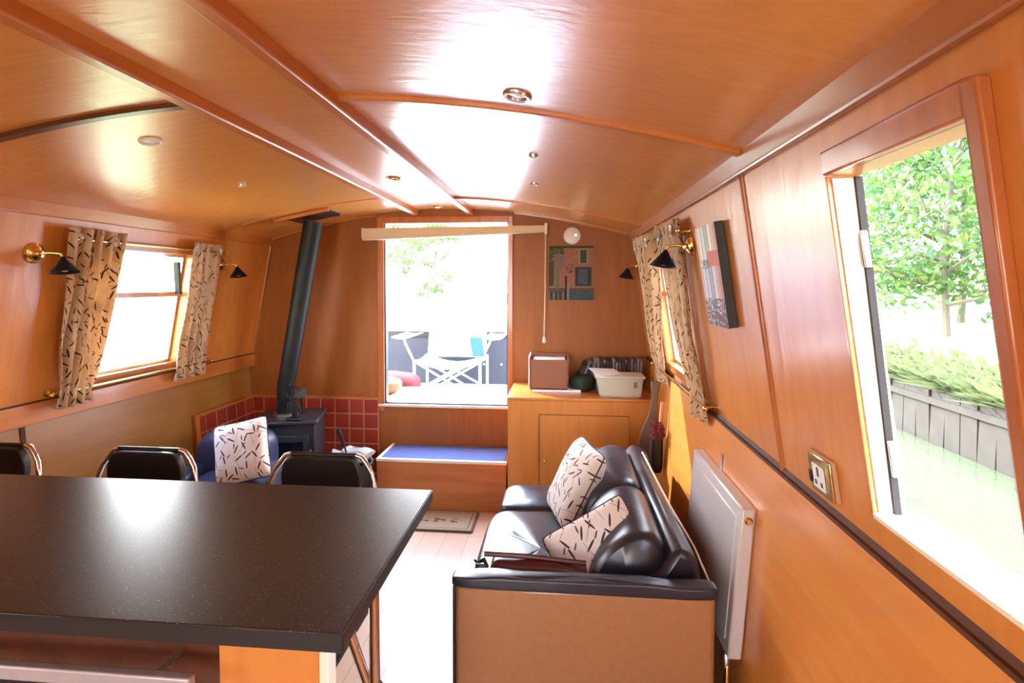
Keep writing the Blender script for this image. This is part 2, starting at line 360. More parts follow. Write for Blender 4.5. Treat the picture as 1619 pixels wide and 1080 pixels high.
# lower linings
g = G(); g.hexa([(lR(0), YB-.1, -.02), (lR(0)+.12, YB-.1, -.02), (lR(0)+.12, D+.05, -.02), (lR(0), D+.05, -.02), (lR(ZG), YB-.1, ZG), (lR(ZG)+.12, YB-.1, ZG), (lR(ZG)+.12, D+.05, ZG), (lR(ZG), D+.05, ZG)])
struct('wall_right_lower', g, wood('gunwale_lining', WL, WD, 'Y', coat=.5, bump=.12, swirl=.3))
g = G(); g.hexa([(lL(0)-.12, YB-.1, -.02), (lL(0), YB-.1, -.02), (lL(0), D+.05, -.02), (lL(0)-.12, D+.05, -.02), (lL(.9)-.12, YB-.1, .9), (lL(.9), YB-.1, .9), (lL(.9), D+.05, .9), (lL(.9)-.12, D+.05, .9)])
struct('wall_left_lower', g, M['low'])
# gunwale ledge boards
g = G(); g.box(-2.33, -2.184, YB-.1, D+.05, .853, ZG-.012); struct('trim_1', g, M['trimY'], bevel=.003)
g = G(); g.box(-2.196, -2.187, YB, D, ZG-.013, ZG-.004); struct('trim_2', g, M['dark'])
g = G(); g.box(.5665, .640, YB, D, ZG-.03, ZG+.0015); g.prism([(.574, ZG), (.592, ZG), (.592, ZG+.016), (.580, ZG+.014)], YB, D); struct('trim_3', g, M['dark'])
# rear bulkhead, its glazed door added to brighten the cabin, and end bulkhead
g = G(); g.box(-2.4, -1.35, YB-.06, YB, -.02, 2.05); g.box(-.30, .8, YB-.06, YB, -.02, 2.05); g.box(-1.35, -.30, YB-.06, YB, -.02, .55); g.box(-1.35, -.30, YB-.06, YB, 1.84, 2.05); struct('wall_back', g, M['endw'], smooth=False)
g = G(); g.box(-1.39, -1.35, YB-.07, YB+.015, .51, 1.88); g.box(-.30, -.26, YB-.07, YB+.015, .51, 1.88); g.box(-1.35, -.30, YB-.07, YB+.015, 1.84, 1.88); g.box(-1.35, -.30, YB-.07, YB+.015, .51, .55); d2 = struct('door_added_rear', g, M['trimZ'])  # unseen glazed door, added to let daylight in from behind
g = G(); g.box(-.84, -.81, YB-.05, YB-.02, .55, 1.84); struct('mullion', g, M['trimZ'], parent=d2)
g = G(); g.box(-1.35, -.30, YB-.036, YB-.033, .55, 1.84); struct('pane', g, M['glass'], parent=d2)
DX0, DX1, DZ0, DZ1 = -1.228, -.3605, .6006, 1.858
g = G()
g.box(-2.4, DX0, D, D+.06, -.02, 2.0); g.box(DX1, .8, D, D+.06, -.02, 2.0); g.box(DX0, DX1, D, D+.06, -.02, DZ0); g.box(DX0, DX1, D, D+.06, DZ1, 2.0)
struct('wall_end', g, M['endw'], smooth=False)
# doorway frame with dark seal
g = G(); w = .045
g.box(DX0-w, DX0, D-.014, D+.001, DZ0-.05, DZ1+w); g.box(DX1, DX1+w-.012, D-.014, D+.001, DZ0-.05, DZ1+w); g.box(DX0, DX1, D-.014, D+.001, DZ1, DZ1+w)
dr = struct('door_1', g, M['trimZ'], bevel=.003)
g = G(); g.box(DX0-w, DX1+w-.012, D-.02, D+.03, DZ0-.018, DZ0); struct('sill', g, M['cream'], parent=dr, bevel=.003)
g = G(); g.box(DX0, DX0+.009, D+.002, D+.05, DZ0+.004, DZ1); g.box(DX1-.008, DX1, D+.002, D+.05, DZ0+.004, DZ1); g.box(DX0, DX1, D+.002, D+.05, DZ0, DZ0+.009)
struct('seal', g, M['black'], parent=dr)

# ceiling beams, battens, cove trims
def beam_pts(x0, x1, drop):
    return [(x0, ceilz(x0)+.01), (x1, ceilz(x1)+.01), (x1, ceilz(x1)-drop), (x0, ceilz(x0)-drop)]
tn = 4
for x0, x1 in ((-.640, -.600), (-1.018, -.978)):
    g = G(); g.prism(beam_pts(x0, x1, .036), YB, D); struct('trim_%d' % tn, g, M['trimY'], bevel=.006); tn += 1
def batten(y, xa, xb, wdt, drop, mat):
    global tn
    g = G(); n = 24; xs = [xa+(xb-xa)*i/n for i in range(n+1)]
    g.prism([(x, ceilz(x)+.006) for x in xs]+[(x, ceilz(x)-drop) for x in reversed(xs)], y-wdt/2, y+wdt/2)
    struct('trim_%d' % tn, g, mat, bevel=.004); tn += 1
YA, YBT = 1.43, 3.13
for y in (YA, YBT, -.5):
    batten(y, -.605, .449, .030, .012, M['trimX'])
batten(YA+.01, -2.04, -1.016, .034, .012, M['darkX']); batten(YBT-.02, -2.04, -1.016, .016, .005, M['trimX'])
batten(D-.012, -2.05, DX0-.05, .022, .018, M['trimX']); batten(D-.012, DX1+.04, .449, .022, .018, M['trimX'])
# cove trims along both sides
g = G(); g.prism([(.447, 1.800), (.4525, 1.722), (wR(1.722)+.004, 1.722), (wR(1.80)+.03, 1.80)], YB, D); g.tube([(.4515, YB, 1.724), (.4515, D, 1.724)], .006, 8)
struct('trim_%d' % tn, g, wood('cove_trim', (.50, .20, .065), (.40, .14, .042), 'Y', coat=.6)); tn += 1
g = G(); g.prism([(-2.028, 1.790), (-2.036, 1.708), (-2.075, 1.708), (-2.07, 1.790)], YB, D)
struct('trim_%d' % tn, g, M['trimY'], bevel=.004); tn += 1
# upright mouldings on the right side, corner bead on the left, dark joint in left lining
def upright(fx, y, z0, z1, r, mat, sx=-1):
    global tn
    g = G(); g.tube([(fx(z0), y, z0), (fx(z1), y, z1)], r, 10); struct('trim_%d' % tn, g, mat); tn += 1
upright(wR, 1.452, ZG, 1.724, .0085, M['trimZ'])
upright(wR, -.45, ZG, 1.724, .0085, M['trimZ'])
upright(wL, D-.008, ZG, 1.71, .008, M['trimZ'])
g = G(); z0, z1 = .1, .852
g.hexa([(lL(z0)-.01, 2.015, z0), (lL(z0)+.004, 2.015, z0), (lL(z0)+.004, 2.035, z0), (lL(z0)-.01, 2.035, z0), (lL(z1)-.01, 2.015, z1), (lL(z1)+.004, 2.015, z1), (lL(z1)+.004, 2.035, z1), (lL(z1)-.01, 2.035, z1)])
struct('trim_%d' % tn, g, M['dark']); tn += 1

# ------------------------------------------------------------------ windows
def ring(g, fx, sgn, y0, y1, z0, z1, w, d0, d1):
    """frame around a rectangle on a slanted wall, from offset d0 to d1 (positive outward)"""
    def bx(a, b, c, d):
        g.hexa([(fx(c)+sgn*d0, a, c), (fx(c)+sgn*d1, a, c), (fx(c)+sgn*d1, b, c), (fx(c)+sgn*d0, b, c), (fx(d)+sgn*d0, a, d), (fx(d)+sgn*d1, a, d), (fx(d)+sgn*d1, b, d), (fx(d)+sgn*d0, b, d)])
    ws = w if isinstance(w, tuple) else (w,)*4  # left(y0), right(y1), bottom, top
    if ws[0]: bx(y0-ws[0], y0, z0-ws[2], z1+ws[3])
    if ws[1]: bx(y1, y1+ws[1], z0-ws[2], z1+ws[3])
    if ws[2]: bx(y0, y1, z0-ws[2], z0)
    if ws[3]: bx(y0, y1, z1, z1+ws[3])
def window(n, fx, sgn, o, hopper=True):
    y0, y1, z0, z1 = o
    g = G(); ring(g, fx, sgn, y0, y1, z0, z1, .038, -.012, .004)
    w = struct('window_%d' % n, g, M['trimZ'], bevel=.004)
    g = G(); ring(g, fx, sgn, y0+.016, y1-.016, z0+.016, z1-.016, .016, .035, .058)
    zm = z0+(z1-z0)*.64
    struct('glazing_frame', g, M['steel'], parent=w)
    g = G(); ring(g, fx, sgn, y0+.012, y1-.012, zm+.011, zm+.012, (0, 0, .026, 0), .020, .058); struct('transom', g, M['trimX'], parent=w)
    g = G(); a, b = z0+.012, z1-.012
    g.hexa([(fx(a)+sgn*.048, y0+.012, a), (fx(a)+sgn*.051, y0+.012, a), (fx(a)+sgn*.051, y1-.012, a), (fx(a)+sgn*.048, y1-.012, a), (fx(b)+sgn*.048, y0+.012, b), (fx(b)+sgn*.051, y0+.012, b), (fx(b)+sgn*.051, y1-.012, b), (fx(b)+sgn*.048, y1-.012, b)])
    struct('pane', g, M['glass'], parent=w)
    return w
w1 = window(1, wL, -1, WL1)
g = G(); g.box(-2.112, -2.085, 2.775, 2.795, 1.38, 1.56, rot=(.25, 0.15, 0)); struct('hopper_stay', g, M['black'], parent=w1)
window(2, wR, 1, WR1); window(3, wL, -1, WL_ADDED)  # last window is unseen, added behind the camera to brighten the room
# side hatch: raised surround, lined reveal and cream sill
y0, y1, z0, z1 = HATCH
g = G(); ring(g, wR, 1, y0, y1, z0, z1, (.024, 0, 0, .042), -.016, .002)
hw = struct('window_4', g, M['trimZ'], bevel=.004)
g = G(); ring(g, wR, 1, y0, y1, z0, z1, (0, .009, 0, 0), -.010, .03); struct('jamb_bead', g, M['trimX'], parent=hw, bevel=.002)
g = G(); a, b = z0, z0+.012
g.hexa([(wR(a)-.012, y0-.02, a), (wR(a)+.075, y0-.02, a), (wR(a)+.075, y1, a), (wR(a)-.012, y1, a), (wR(b)-.012, y0-.02, b), (wR(b)+.075, y0-.02, b), (wR(b)+.075, y1, b), (wR(b)-.012, y1, b)])
struct('sill', g, M['cream'], parent=hw, bevel=.003)
g = G()
def off_box(g, ya, yb, za, zb2, d0, d1, e0=0., e1=0.):
    g.hexa([(wR(za)+d0+e0, ya, za), (wR(za)+d1+e0, ya, za), (wR(za)+d1+e0, yb, za), (wR(za)+d0+e0, yb, za), (wR(zb2)+d0+e1, ya, zb2), (wR(zb2)+d1+e1, ya, zb2), (wR(zb2)+d1+e1, yb, zb2), (wR(zb2)+d0+e1, yb, zb2)])
off_box(g, y1-.004, y1+.001, z0+.01, z1-.004, -.001, .0465); struct('jamb_lining', g, M['cream'], parent=hw)
g = G(); off_box(g, y1-.010, y1-.003, z0+.012, z1-.002, .022, .034, 0, .013); struct('seal_strip', g, M['edge_grey'], parent=hw)
g = G(); off_box(g, y1-.016, y1-.011, 1.10, 1.165, .024, .035, 0, 0); off_box(g, y1-.016, y1-.011, 1.47, 1.535, .028, .040, 0, 0)
struct('catch', g, M['steel'], parent=hw, bevel=.002)

# ------------------------------------------------------------------ tiles around the stove
TZ = .632
g = G(); g.box(-2.19, -1.272, D-.012, D+.001, 0, TZ)
o = struct('wall_end_tiles', g, M['tileX'], loc=(-1.272+.0, D, TZ-.105*6))
g = G(); g.box(-2.20, -1.272, D-.016, D+.001, TZ, TZ+.014); struct('trim_%d' % tn, g, M['trimX'], bevel=.003); tn += 1
g = G()
g.hexa([(lL(0)-.0, 3.06, 0), (lL(0)+.02, 3.06, 0), (lL(0)+.02, D-.012, 0), (lL(0), D-.012, 0), (lL(TZ)-.0, 3.06, TZ), (lL(TZ)+.02, 3.06, TZ), (lL(TZ)+.02, D-.012, TZ), (lL(TZ), D-.012, TZ)])
struct('wall_left_tiles', g, M['tileY'], loc=(0, D-.012, TZ-.105*6))
g = G()
g.hexa([(lL(0), 3.030, 0), (lL(0)+.026, 3.030, 0), (lL(0)+.026, 3.06, 0), (lL(0), 3.06, 0), (lL(TZ), 3.030, TZ+.014), (lL(TZ)+.026, 3.030, TZ+.014), (lL(TZ)+.026, 3.06, TZ+.014), (lL(TZ), 3.06, TZ+.014)])
g.box(lL(TZ), lL(TZ)+.026, 3.06, D-.012, TZ, TZ+.014)
struct('trim_%d' % tn, g, M['trimY'], bevel=.003); tn += 1

# ------------------------------------------------------------------ step box under the doorway
st = thing('step_box', 'plywood step with blue cover in front of the end doorway', 'step', (-.755, 3.5, 0))
g = G(); g.box(-1.172, -.338, 3.325, D-.002, 0, .312); put('body', g, M['step'], st, bevel=.003)
g = G(); g.box(-1.155, -.352, 3.345, D-.004, .312, .320); put('cover', g, M['bluetop'], st, bevel=.002)
g = G(); g.box(-1.175, -.335, 3.321, 3.345, .306, .3235); g.box(-1.175, -1.155, 3.345, D-.004, .306, .3235); put('edging', g, M['cream'], st, bevel=.002)
# door mat
def matcol(u, v):
    b = (.36, .27, .17); k = (.13, .08, .05)
    e = min(u*.55, (1-u)*.55, v*.30, (1-v)*.30)
    if e < .014 or .030 < e < .037: return k
    if .40 < v < .58 and .2 < u < .80 and (math.sin(u*70)+math.sin(u*31+2)+math.sin(v*40+u*20)) > .35: return k
    return b
g = G(); paint_grid(g, (-1.06, 3.035, .012), (.555, 0, 0), (0, .27, 0), 90, 46, matcol)
tag(put_painted('door_mat', g, M['mat']), 'small coir mat with dark border on the floor before the step', 'mat')
bpy.context.view_layer.update()
mt = bpy.data.objects['door_mat']; so = mt.modifiers.new('thick', 'SOLIDIFY'); so.thickness = .011; so.offset = -1

# ------------------------------------------------------------------ cabinet, right of the doorway
cb = thing('storage_cabinet', 'orange plywood cabinet with one door, beside the doorway behind the sofa', 'cabinet', (.12, 3.4, 0))
g = G(); g.prism([(-.312, 0), (lR(0)-.004, 0), (lR(.755)-.003, .755), (-.312, .755)], 3.17, D-.002); put('body', g, M['cab'], cb, bevel=.003)
g = G(); g.prism([(-.318, .755), (lR(.755)-.003, .755), (lR(.77)-.003, .770), (-.318, .770)], 3.162, D-.003); put('top', g, M['cab'], cb, bevel=.003)
g = G(); g.box(-.122, .398, 3.158, 3.171, .10, .668); dd = put('door', g, M['cab'], cb, bevel=.002)
g = G(); g.lathe([(0, 0), (.008, .002), (.011, .012), (.008, .018), (0, .02)], (-.095, 3.158, .40), (0, -1, 0), 12); put('knob', g, M['brass'], dd)
g = G(); g.box(-.125, -.122, 3.166, 3.1705, .095, .671); g.box(.398, .401, 3.166, 3.1705, .095, .671); g.box(-.125, .401, 3.166, 3.1705, .668, .671); put('door_gap', g, M['dark'], cb)

# things on the cabinet (top z = .770)
Z = .770
g = G(); g.box(-.175, .125, 3.33, 3.56, Z, Z+.016); t = put('folder', g, M['paperw'], bevel=.003); tag(t, 'thin white folder lying under the open box on the cabinet', 'folder')
zb = Z+.017
bx = thing('open_box', 'open brown card box standing at the left end of the cabinet top', 'box', (-.075, 3.43, zb))
g = G()
def slant_box(g, x0, x1, y0, y1, z0, z1, fl, t):
    g.hexa([(x0, y0, z0), (x1, y0, z0), (x1, y0+t, z0), (x0, y0+t, z0), (x0-fl, y0, z1-.012), (x1+fl, y0, z1-.012), (x1+fl, y0+t, z1-.012), (x0-fl, y0+t, z1-.012)])
    g.hexa([(x0, y1-t, z0), (x1, y1-t, z0), (x1, y1, z0), (x0, y1, z0), (x0-fl, y1-t, z1), (x1+fl, y1-t, z1), (x1+fl, y1, z1), (x0-fl, y1, z1)])
    for a, s in ((x0, -1), (x1, 1)):
        g.hexa([(a-t/2, y0, z0), (a+t/2, y0, z0), (a+t/2, y1, z0), (a-t/2, y1, z0), (a+s*fl-t/2, y0, z1-.012), (a+s*fl+t/2, y0, z1-.012), (a+s*fl+t/2, y1, z1), (a+s*fl-t/2, y1, z1)])
    g.box(x0, x1, y0, y1, z0, z0+t)
slant_box(g, -.185, .040, 3.33, 3.55, zb, zb+.198, .006, .006); put('shell', g, M['card'], bx)
g = G(); g.box(-.20, -.193, 3.325, 3.555, zb, zb+.205); put('side_panel', g, M['paperw'], bx, bevel=.001)
g = G(); g.box(-.175, .025, 3.38, 3.53, zb+.008, zb+.178); put('papers', g, M['paperw'], bx)
g = G(); g.lathe([(.035, 0), (.075, .005), (.088, .05), (.078, .085), (.045, .10), (0, .098)], (.135, 3.42, Z), seg=20)
for v in g.bm.verts: v.co += Vector((.004*math.sin(v.co.z*90), .006*math.sin(v.co.x*80), 0))
tag(put('cloth_bag', g, M['green'], sub=1), 'dark green cloth bag slumped between box and white tub', 'bag')
tb = thing('plastic_tub', 'ivory plastic tub with loose lid, in front of the row of film cases', 'tub', (.335, 3.30, Z))
g = G(); z0, z1 = Z, Z+.120
g.hexa([(.228, 3.20, z0+.008), (.470, 3.20, z0+.008), (.470, 3.34, z0+.008), (.228, 3.34, z0+.008), (.212, 3.19, z1), (.482, 3.19, z1), (.482, 3.35, z1), (.212, 3.35, z1)])
g.box(.235, .463, 3.205, 3.335, z0, z0+.01)
put('body', g, M['tub'], tb, bevel=.012)
g = G(); g.box(.200, .492, 3.182, 3.36, z1-.004, z1+.010); put('rim', g, M['tub'], tb, bevel=.004)
g = G(); g.box(.190, .36, 3.20, 3.39, z1+.012, z1+.018, rot=(.10, .06, .25)); put('lid', g, M['white'], tb, bevel=.004)
g = G(); g.box(.425, .445, 3.180, 3.19, z0+.065, z0+.095); put('sticker', g, M['paddle'], tb)
# row of cases behind
bk = G(); bk.box(0, .014, 0, .135, 0, .19)
proto = thing('film_case', 'x', 'case', (.06, 3.47, Z+.0), 'film cases stood in a row on the cabinet')
colsq = [(.02, .02, .03), (.45, .43, .42), (.06, .02, .015), (.35, .20, .10), (.30, .30, .38), (.03, .05, .10), (.50, .47, .40), (.12, .03, .05), (.02, .05, .04), (.25, .25, .30), (.06, .06, .08), (.34, .33, .50)]
cms = [plain('case_sleeve_%d' % i, tuple(q*.55 for q in c), .4, spec=.25) for i, c in enumerate(colsq)]
def case(x, w, h, ang, mi, label, src=None):
    if src is None:
        r = thing('film_case', label, 'case', (x, 3.47, Z), 'film cases stood in a row on the cabinet')
        g = G(); g.box(x, x+w, 3.47, 3.605, Z, Z+h); put('cover', g, cms[mi], r)
        g = G(); g.box(x+.001, x+w-.001, 3.4685, 3.47, Z+.03, Z+h-.02); put('spine_label', g, cms[(mi+5) % 12], r)
    r.rotation_euler = (0, ang, 0); return r
bpy.data.objects.remove(proto)
bk.bm.free()
names_c = ['black', 'light grey', 'dark maroon', 'tan', 'grey blue', 'dark navy', 'cream', 'plum', 'dark green', 'mid grey', 'charcoal', 'lilac']
pos_w = ['leaning at the left end', 'leaning, second from the left', 'leaning, third from the left', 'leaning, fourth from the left', 'fifth from the left', 'sixth from the left', 'seventh from the left', 'eighth from the left',
         'ninth from the left', 'tenth from the left', 'eleventh from the left', 'twelfth from the left', 'thirteenth from the left', 'fourteenth from the left', 'fifteenth from the left', 'sixteenth from the left',
         'seventeenth from the left', 'eighteenth from the left', 'nineteenth from the left', 'twentieth from the left', 'twenty-first from the left', 'twenty-second from the left', 'twenty-third, at the right end']
x = .062; order = [0, 2, 1, 3, 0, 4, 6, 5, 1, 2, 9, 0, 7, 6, 8, 10, 5, 9, 2, 4, 10, 11, 11]
for k, mi in enumerate(order):
    w = .013+.004*random.random(); h = .185+.012*random.random(); ang = (.50, .45, .40, .34, .28, .22, .15, .1)[k] if k < 8 else .03
    case(x, w, h, ang, mi, '%s case %s of the row on the cabinet' % (names_c[mi], pos_w[k]))
    x += (w+.0045)*(1.12 if k < 6 else 1.0)

# ------------------------------------------------------------------ end wall: canvas, alarm, blind
def venice(u, v):
    r = random.random()*.06
    c = (.50+r, .22+r, .18+r)                       # pink wall
    if v < .14: c = (.05+r, .13+r, .20+r) if u > .45 else (.06+r, .05+r, .06+r)
    if v < .14 and u < .45 and int(u*30) % 3 == 0: c = (.30, .30, .28)
    if .14 <= v < .25: c = (.16+r, .10+r, .09+r)
    if .22 < v < .26: c = (.35+r, .33, .25)
    if u > .60 and u < .95 and .26 < v < .62:
        c = (.06, .09, .06)
        if .67 < u < .86 and .30 < v < .58: c = (.10+r, .13+r, .28+r)
    if .66 < u < .88 and .66 < v < .95: c = (.42, .45, .30)
    if .71 < u < .83 and .68 < v < .92: c = (.10, .12, .06)
    if u < .35 and v > .70 and random.random() < .8: c = (.06+r, .13+r, .04)
    if .12 < u < .34 and .60 < v < .85: c = (.30+r, .26, .24)
    if u < .12 and .25 < v < .70: c = (.12, .10, .07)
    if .15 < u < .22 and .2 < v < .62: c = (.22, .30, .14)
    if .38 < u < .56 and .5 < v < .66 and random.random() < .25: c = (.10, .03, .03)
    if .36 < u < .41 and v < .45: c = (.10, .02, .02)
    if .42 < u < .45 and v < .32: c = (.45, .38, .36)
    if v > .97: c = (.08, .10, .04)
    return tuple(k*.62 for k in c)
def canvas(name, P00, Pu, Pv, n, depth, fn, label, nu=44, nv=54):
    """stretched canvas: painted face, wrapped sides"""
    P00, Pu, Pv, n = map(Vector, (P00, Pu, Pv, n)); n.normalize()
    r = thing(name, label, 'painting', P00+Pu*.5)
    g = G(); paint_grid(g, P00+n*depth, Pu, Pv, nu, nv, fn); put_painted('canvas_face', g, M['paint'], parent=r)
    g = G(); b = P00; g.hexa([b, b+Pu, b+Pu+n*depth*.97, b+n*depth*.97, b+Pv, b+Pu+Pv, b+Pu+Pv+n*depth*.97, b+Pv+n*depth*.97]); put('stretcher', g, M['blacklam'], r)
    return r
canvas('wall_canvas', (-.083, D-.001, 1.334), (.298, 0, 0), (0, 0, .362), (0, -1, 0), .022, venice, 'canvas of a pink canal-side house front on the end wall')
sa = thing('smoke_alarm', 'round white alarm above the painting on the end wall', 'alarm', (.072, D, 1.764))
g = G(); g.lathe([(.060, 0), (.060, .014), (.054, .024), (.030, .028), (0, .028)], (.072, D-.001, 1.764), (0, -1, 0), 32); put('body', g, M['white'], sa)
g = G(); g.lathe([(.011, 0), (.010, .004), (0, .004)], (.096, D-.027, 1.768), (0, -1, 0), 12); put('button', g, M['steel'], sa)
bl = thing('window_blind', 'cream roller blind stack hung crookedly across the top of the end doorway', 'blind', (-.73, 3.61, 1.73))
g = G(); g.hexa([(-1.36, 3.592, 1.738), (-.10, 3.592, 1.785), (-.10, 3.632, 1.785), (-1.36, 3.632, 1.738), (-1.36, 3.592, 1.820), (-.10, 3.592, 1.832), (-.10, 3.632, 1.832), (-1.36, 3.632, 1.820)]); put('slat_stack', g, M['blindm'], bl, bevel=.004)
g = G(); g.box(-.112, -.092, 3.588, D-.002, 1.77, 1.845); put('bracket', g, M['cream'], bl, bevel=.003)
g = G(); g.box(-1.368, -1.352, 3.60, D-.002, 1.75, 1.825); put('bracket', g, M['cream'], bl, bevel=.003)
g = G(); g.tube([(-.104, 3.60, 1.80), (-.106, 3.60, 1.4), (-.112, 3.60, 1.09)], .0045, 8); put('cord', g, M['blindm'], bl)
g = G(); g.lathe([(.004, 0), (.012, .008), (.010, .035), (.003, .05)], (-.112, 3.60, 1.045), seg=12); put('cord_pull', g, M['cream'], bl)

# ------------------------------------------------------------------ stove with flue
sv = thing('wood_stove', 'black wood stove standing in the tiled corner', 'stove', (-1.66, 3.33, 0))
ang = math.radians(14); cx_, cy_ = -1.748, 3.335
def rp(x, y, z): return Vector((cx_+x*math.cos(ang)-y*math.sin(ang), cy_+x*math.sin(ang)+y*math.cos(ang), z))
def rbox(g, x0, x1, y0, y1, z0, z1, mi=0):
    g.hexa([rp(x0, y0, z0), rp(x1, y0, z0), rp(x1, y1, z0), rp(x0, y1, z0), rp(x0, y0, z1), rp(x1, y0, z1), rp(x1, y1, z1), rp(x0, y1, z1)], mi)
g = G(); rbox(g, -.185, .185, -.165, .165, .13, .565); put('body', g, M['iron'], sv, bevel=.006)
g = G(); rbox(g, -.200, .200, -.185, .175, .562, .588); put('top_plate', g, M['iron'], sv, bevel=.008)
g = G(); rbox(g, -.20, .20, -.19, .175, .0, .03); rbox(g, -.17, .17, -.13, .15, .03, .13); put('plinth', g, M['iron'], sv, bevel=.006)
g = G()
for a in ((-.15, .15, .46, .50), (-.15, .15, .19, .22), (-.15, -.115, .22, .46), (.115, .15, .22, .46)): rbox(g, a[0], a[1], -.190, -.166, a[2], a[3])
sd = put('door', g, M['iron'], sv, bevel=.005)
g = G(); rbox(g, -.115, .115, -.178, -.170, .22, .46); put('glass', g, M['soot'], sd)
g = G(); g.tube([rp(.165, -.17, .36), rp(.165, -.215, .36), rp(.165, -.215, .42)], .007, 8); put('handle', g, M['steel'], sd)
fl = thing('flue_pipe', 'black flue pipe leaning from the stove up to the ceiling plate', 'pipe', (-1.745, 3.33, .592))
g = G(); pts = [(-1.778, 3.33, .590), (-1.778, 3.33, .74), (-1.772, 3.33, .80), (-1.754, 3.329, .88), (-1.565, 3.30, 1.835)]
g.tube(pts, [.054, .054, .054, .055, .0595], 20); put('pipe', g, M['ironflue'], fl)
g = G(); g.lathe([(.060, 0), (.076, .002), (.076, .016), (.060, .020)], (-1.778, 3.33, .588), seg=24); put('collar', g, M['steel'], fl)
g = G(); g.hexa([(-1.70, 3.19, ceilz(-1.70)-.016), (-1.44, 3.19, ceilz(-1.44)-.016), (-1.44, 3.42, ceilz(-1.44)-.016), (-1.70, 3.42, ceilz(-1.70)-.016),
                 (-1.70, 3.19, ceilz(-1.70)-.002), (-1.44, 3.19, ceilz(-1.44)-.002), (-1.44, 3.42, ceilz(-1.44)-.002), (-1.70, 3.42, ceilz(-1.70)-.002)]); put('ceiling_plate', g, M['black'], fl)
g = G(); g.hexa([(-1.76, 3.170, ceilz(-1.76)-.022), (-1.41, 3.170, ceilz(-1.41)-.022), (-1.41, 3.19, ceilz(-1.41)-.022), (-1.76, 3.19, ceilz(-1.76)-.022),
                 (-1.76, 3.170, ceilz(-1.76)), (-1.41, 3.170, ceilz(-1.41)), (-1.41, 3.19, ceilz(-1.41)), (-1.76, 3.19, ceilz(-1.76))]); put('plate_edging', g, M['trimX'], fl, bevel=.003)
# stove fan ornament
fn_ = thing('stove_fan', 'black iron stove fan standing on the stove top beside the flue', 'fan', (-1.63, 3.21, .588))
g = G(); g.box(-1.690, -1.625, 3.18, 3.23, .592, .602); g.box(-1.668, -1.648, 3.195, 3.215, .60, .70); put('base', g, M['ironflue'], fn_, bevel=.004)
g = G()
for k in range(4):
    a = k*PI/2+.5; c = Vector((-1.658, 3.185, .70)); d = Vector((math.cos(a), 0, math.sin(a))); p = Vector((-math.sin(a), .25, math.cos(a)))
    q = [c+d*.012-p*.008, c+d*.07-p*.026, c+d*.078+p*.012, c+d*.012+p*.008]
    g.hexa([*[w-Vector((0, .002, 0)) for w in q], *[w+Vector((0, .002, 0)) for w in q]])
put('blades', g, M['ironflue'], fn_)
g = G(); g.tube([(-1.70, 3.21, .62), (-1.70, 3.21, .73), (-1.66, 3.21, .755), (-1.62, 3.21, .73), (-1.62, 3.21, .62)], .006, 8); put('loop_handle', g, M['ironflue'], fn_)

fn_.scale = (1.3, 1.3, 1.3); fn_.location.x += .012
# ------------------------------------------------------------------ log basket with newspapers and a poker
bs = thing('log_bucket', 'dark metal bucket on the hearth holding folded newspapers, right of the stove', 'bucket', (-1.31, 3.30, 0))
g = G(); g.lathe([(.0, .0), (.09, 0), (.115, .30), (.122, .305), (.118, .31), (.10, .30), (.085, .02), (0, .02)], (-1.31, 3.30, .0), seg=24); put('body', g, M['iron'], bs)
g = G(); g.tube([(-1.31+.12*math.cos(a), 3.30, .30+.10*math.sin(a)) for a in [PI*k/10 for k in range(11)]], .004, 6); put('handle', g, M['steel'], bs)
gp = 'folded newspapers in the log bucket'
for k, (dx, dz, rz, wd, lb) in enumerate(((-.04, .315, .2, .20, 'folded newspaper at the bottom of the pile in the log bucket'), (.0, .340, -.12, .22, 'folded newspaper in the middle of the pile in the log bucket'), (-.01, .365, .35, .19, 'rolled grey newspaper on top of the pile in the log bucket'), (.06, .385, -.25, .18, 'pale folded paper topmost on the log bucket'))):
    g = G(); c = Vector((-1.33+dx, 3.27, dz))
    def f(u, v, wd=wd, k=k):
        a = 2*PI*u; p = Vector(((v-.5)*wd, math.cos(a)*.055, math.sin(a)*.014+.008*math.sin(v*7+k)))
        return Euler((0, (-.06, .1, .12, .05)[k], rz)).to_matrix() @ p+c
    V = g.grid(f, 14, 8, closed_u=True)
    g.bm.faces.new(V[0][::-1]); g.bm.faces.new(V[-1])
    tag(put('newspaper', g, M['paper']), lb, 'newspaper', gp)
pk = thing('fire_poker', 'black fire poker with thick grip leaning upright out of the log bucket', 'poker', (-1.30, 3.24, .05))
g = G(); g.tube([(-1.285, 3.30, .05), (-1.330, 3.185, .46)], .005, 8); put('rod', g, M['ironflue'], pk)
g = G(); g.tube([(-1.330, 3.185, .44), (-1.338, 3.17, .50), (-1.352, 3.15, .555)], [.008, .013, .011], 10); put('grip', g, M['black'], pk)

# ------------------------------------------------------------------ ceiling lights
def spot(x, y, ringm, label, name='ceiling_spotlight', r=.036):
    z = ceilz(x); t = thing(name, label, 'light', (x, y, z), 'round fittings let into the ceiling')
    s = -math.atan(2*(.1105 if x > XC else .128)*(x-XC)); ax = Vector((-math.sin(s)*-1, 0, -1)) if 0 else Vector((-2*.12*(x-XC), 0, -1))
    g = G(); g.lathe([(r*.62, .0), (r*.70, .006), (r*.9, .008), (r, .004), (r*1.02, -.002)], (x, y, z), ax, 24); put('bezel', g, ringm, t)
    g = G(); g.lathe([(r*.64, .001), (r*.3, .003), (0, .004)], (x, y, z), ax, 20); put('lens', g, M['white'], t)
spot(-.108, 1.32, M['steel'], 'round chrome ceiling light on the right panel just before the cross batten')
spot(-.81, 2.56, M['brass'], 'round brass ceiling light between the two long beams')
spot(-1.36, 1.69, M['cream'], 'round cream ceiling light on the left panel above the table')
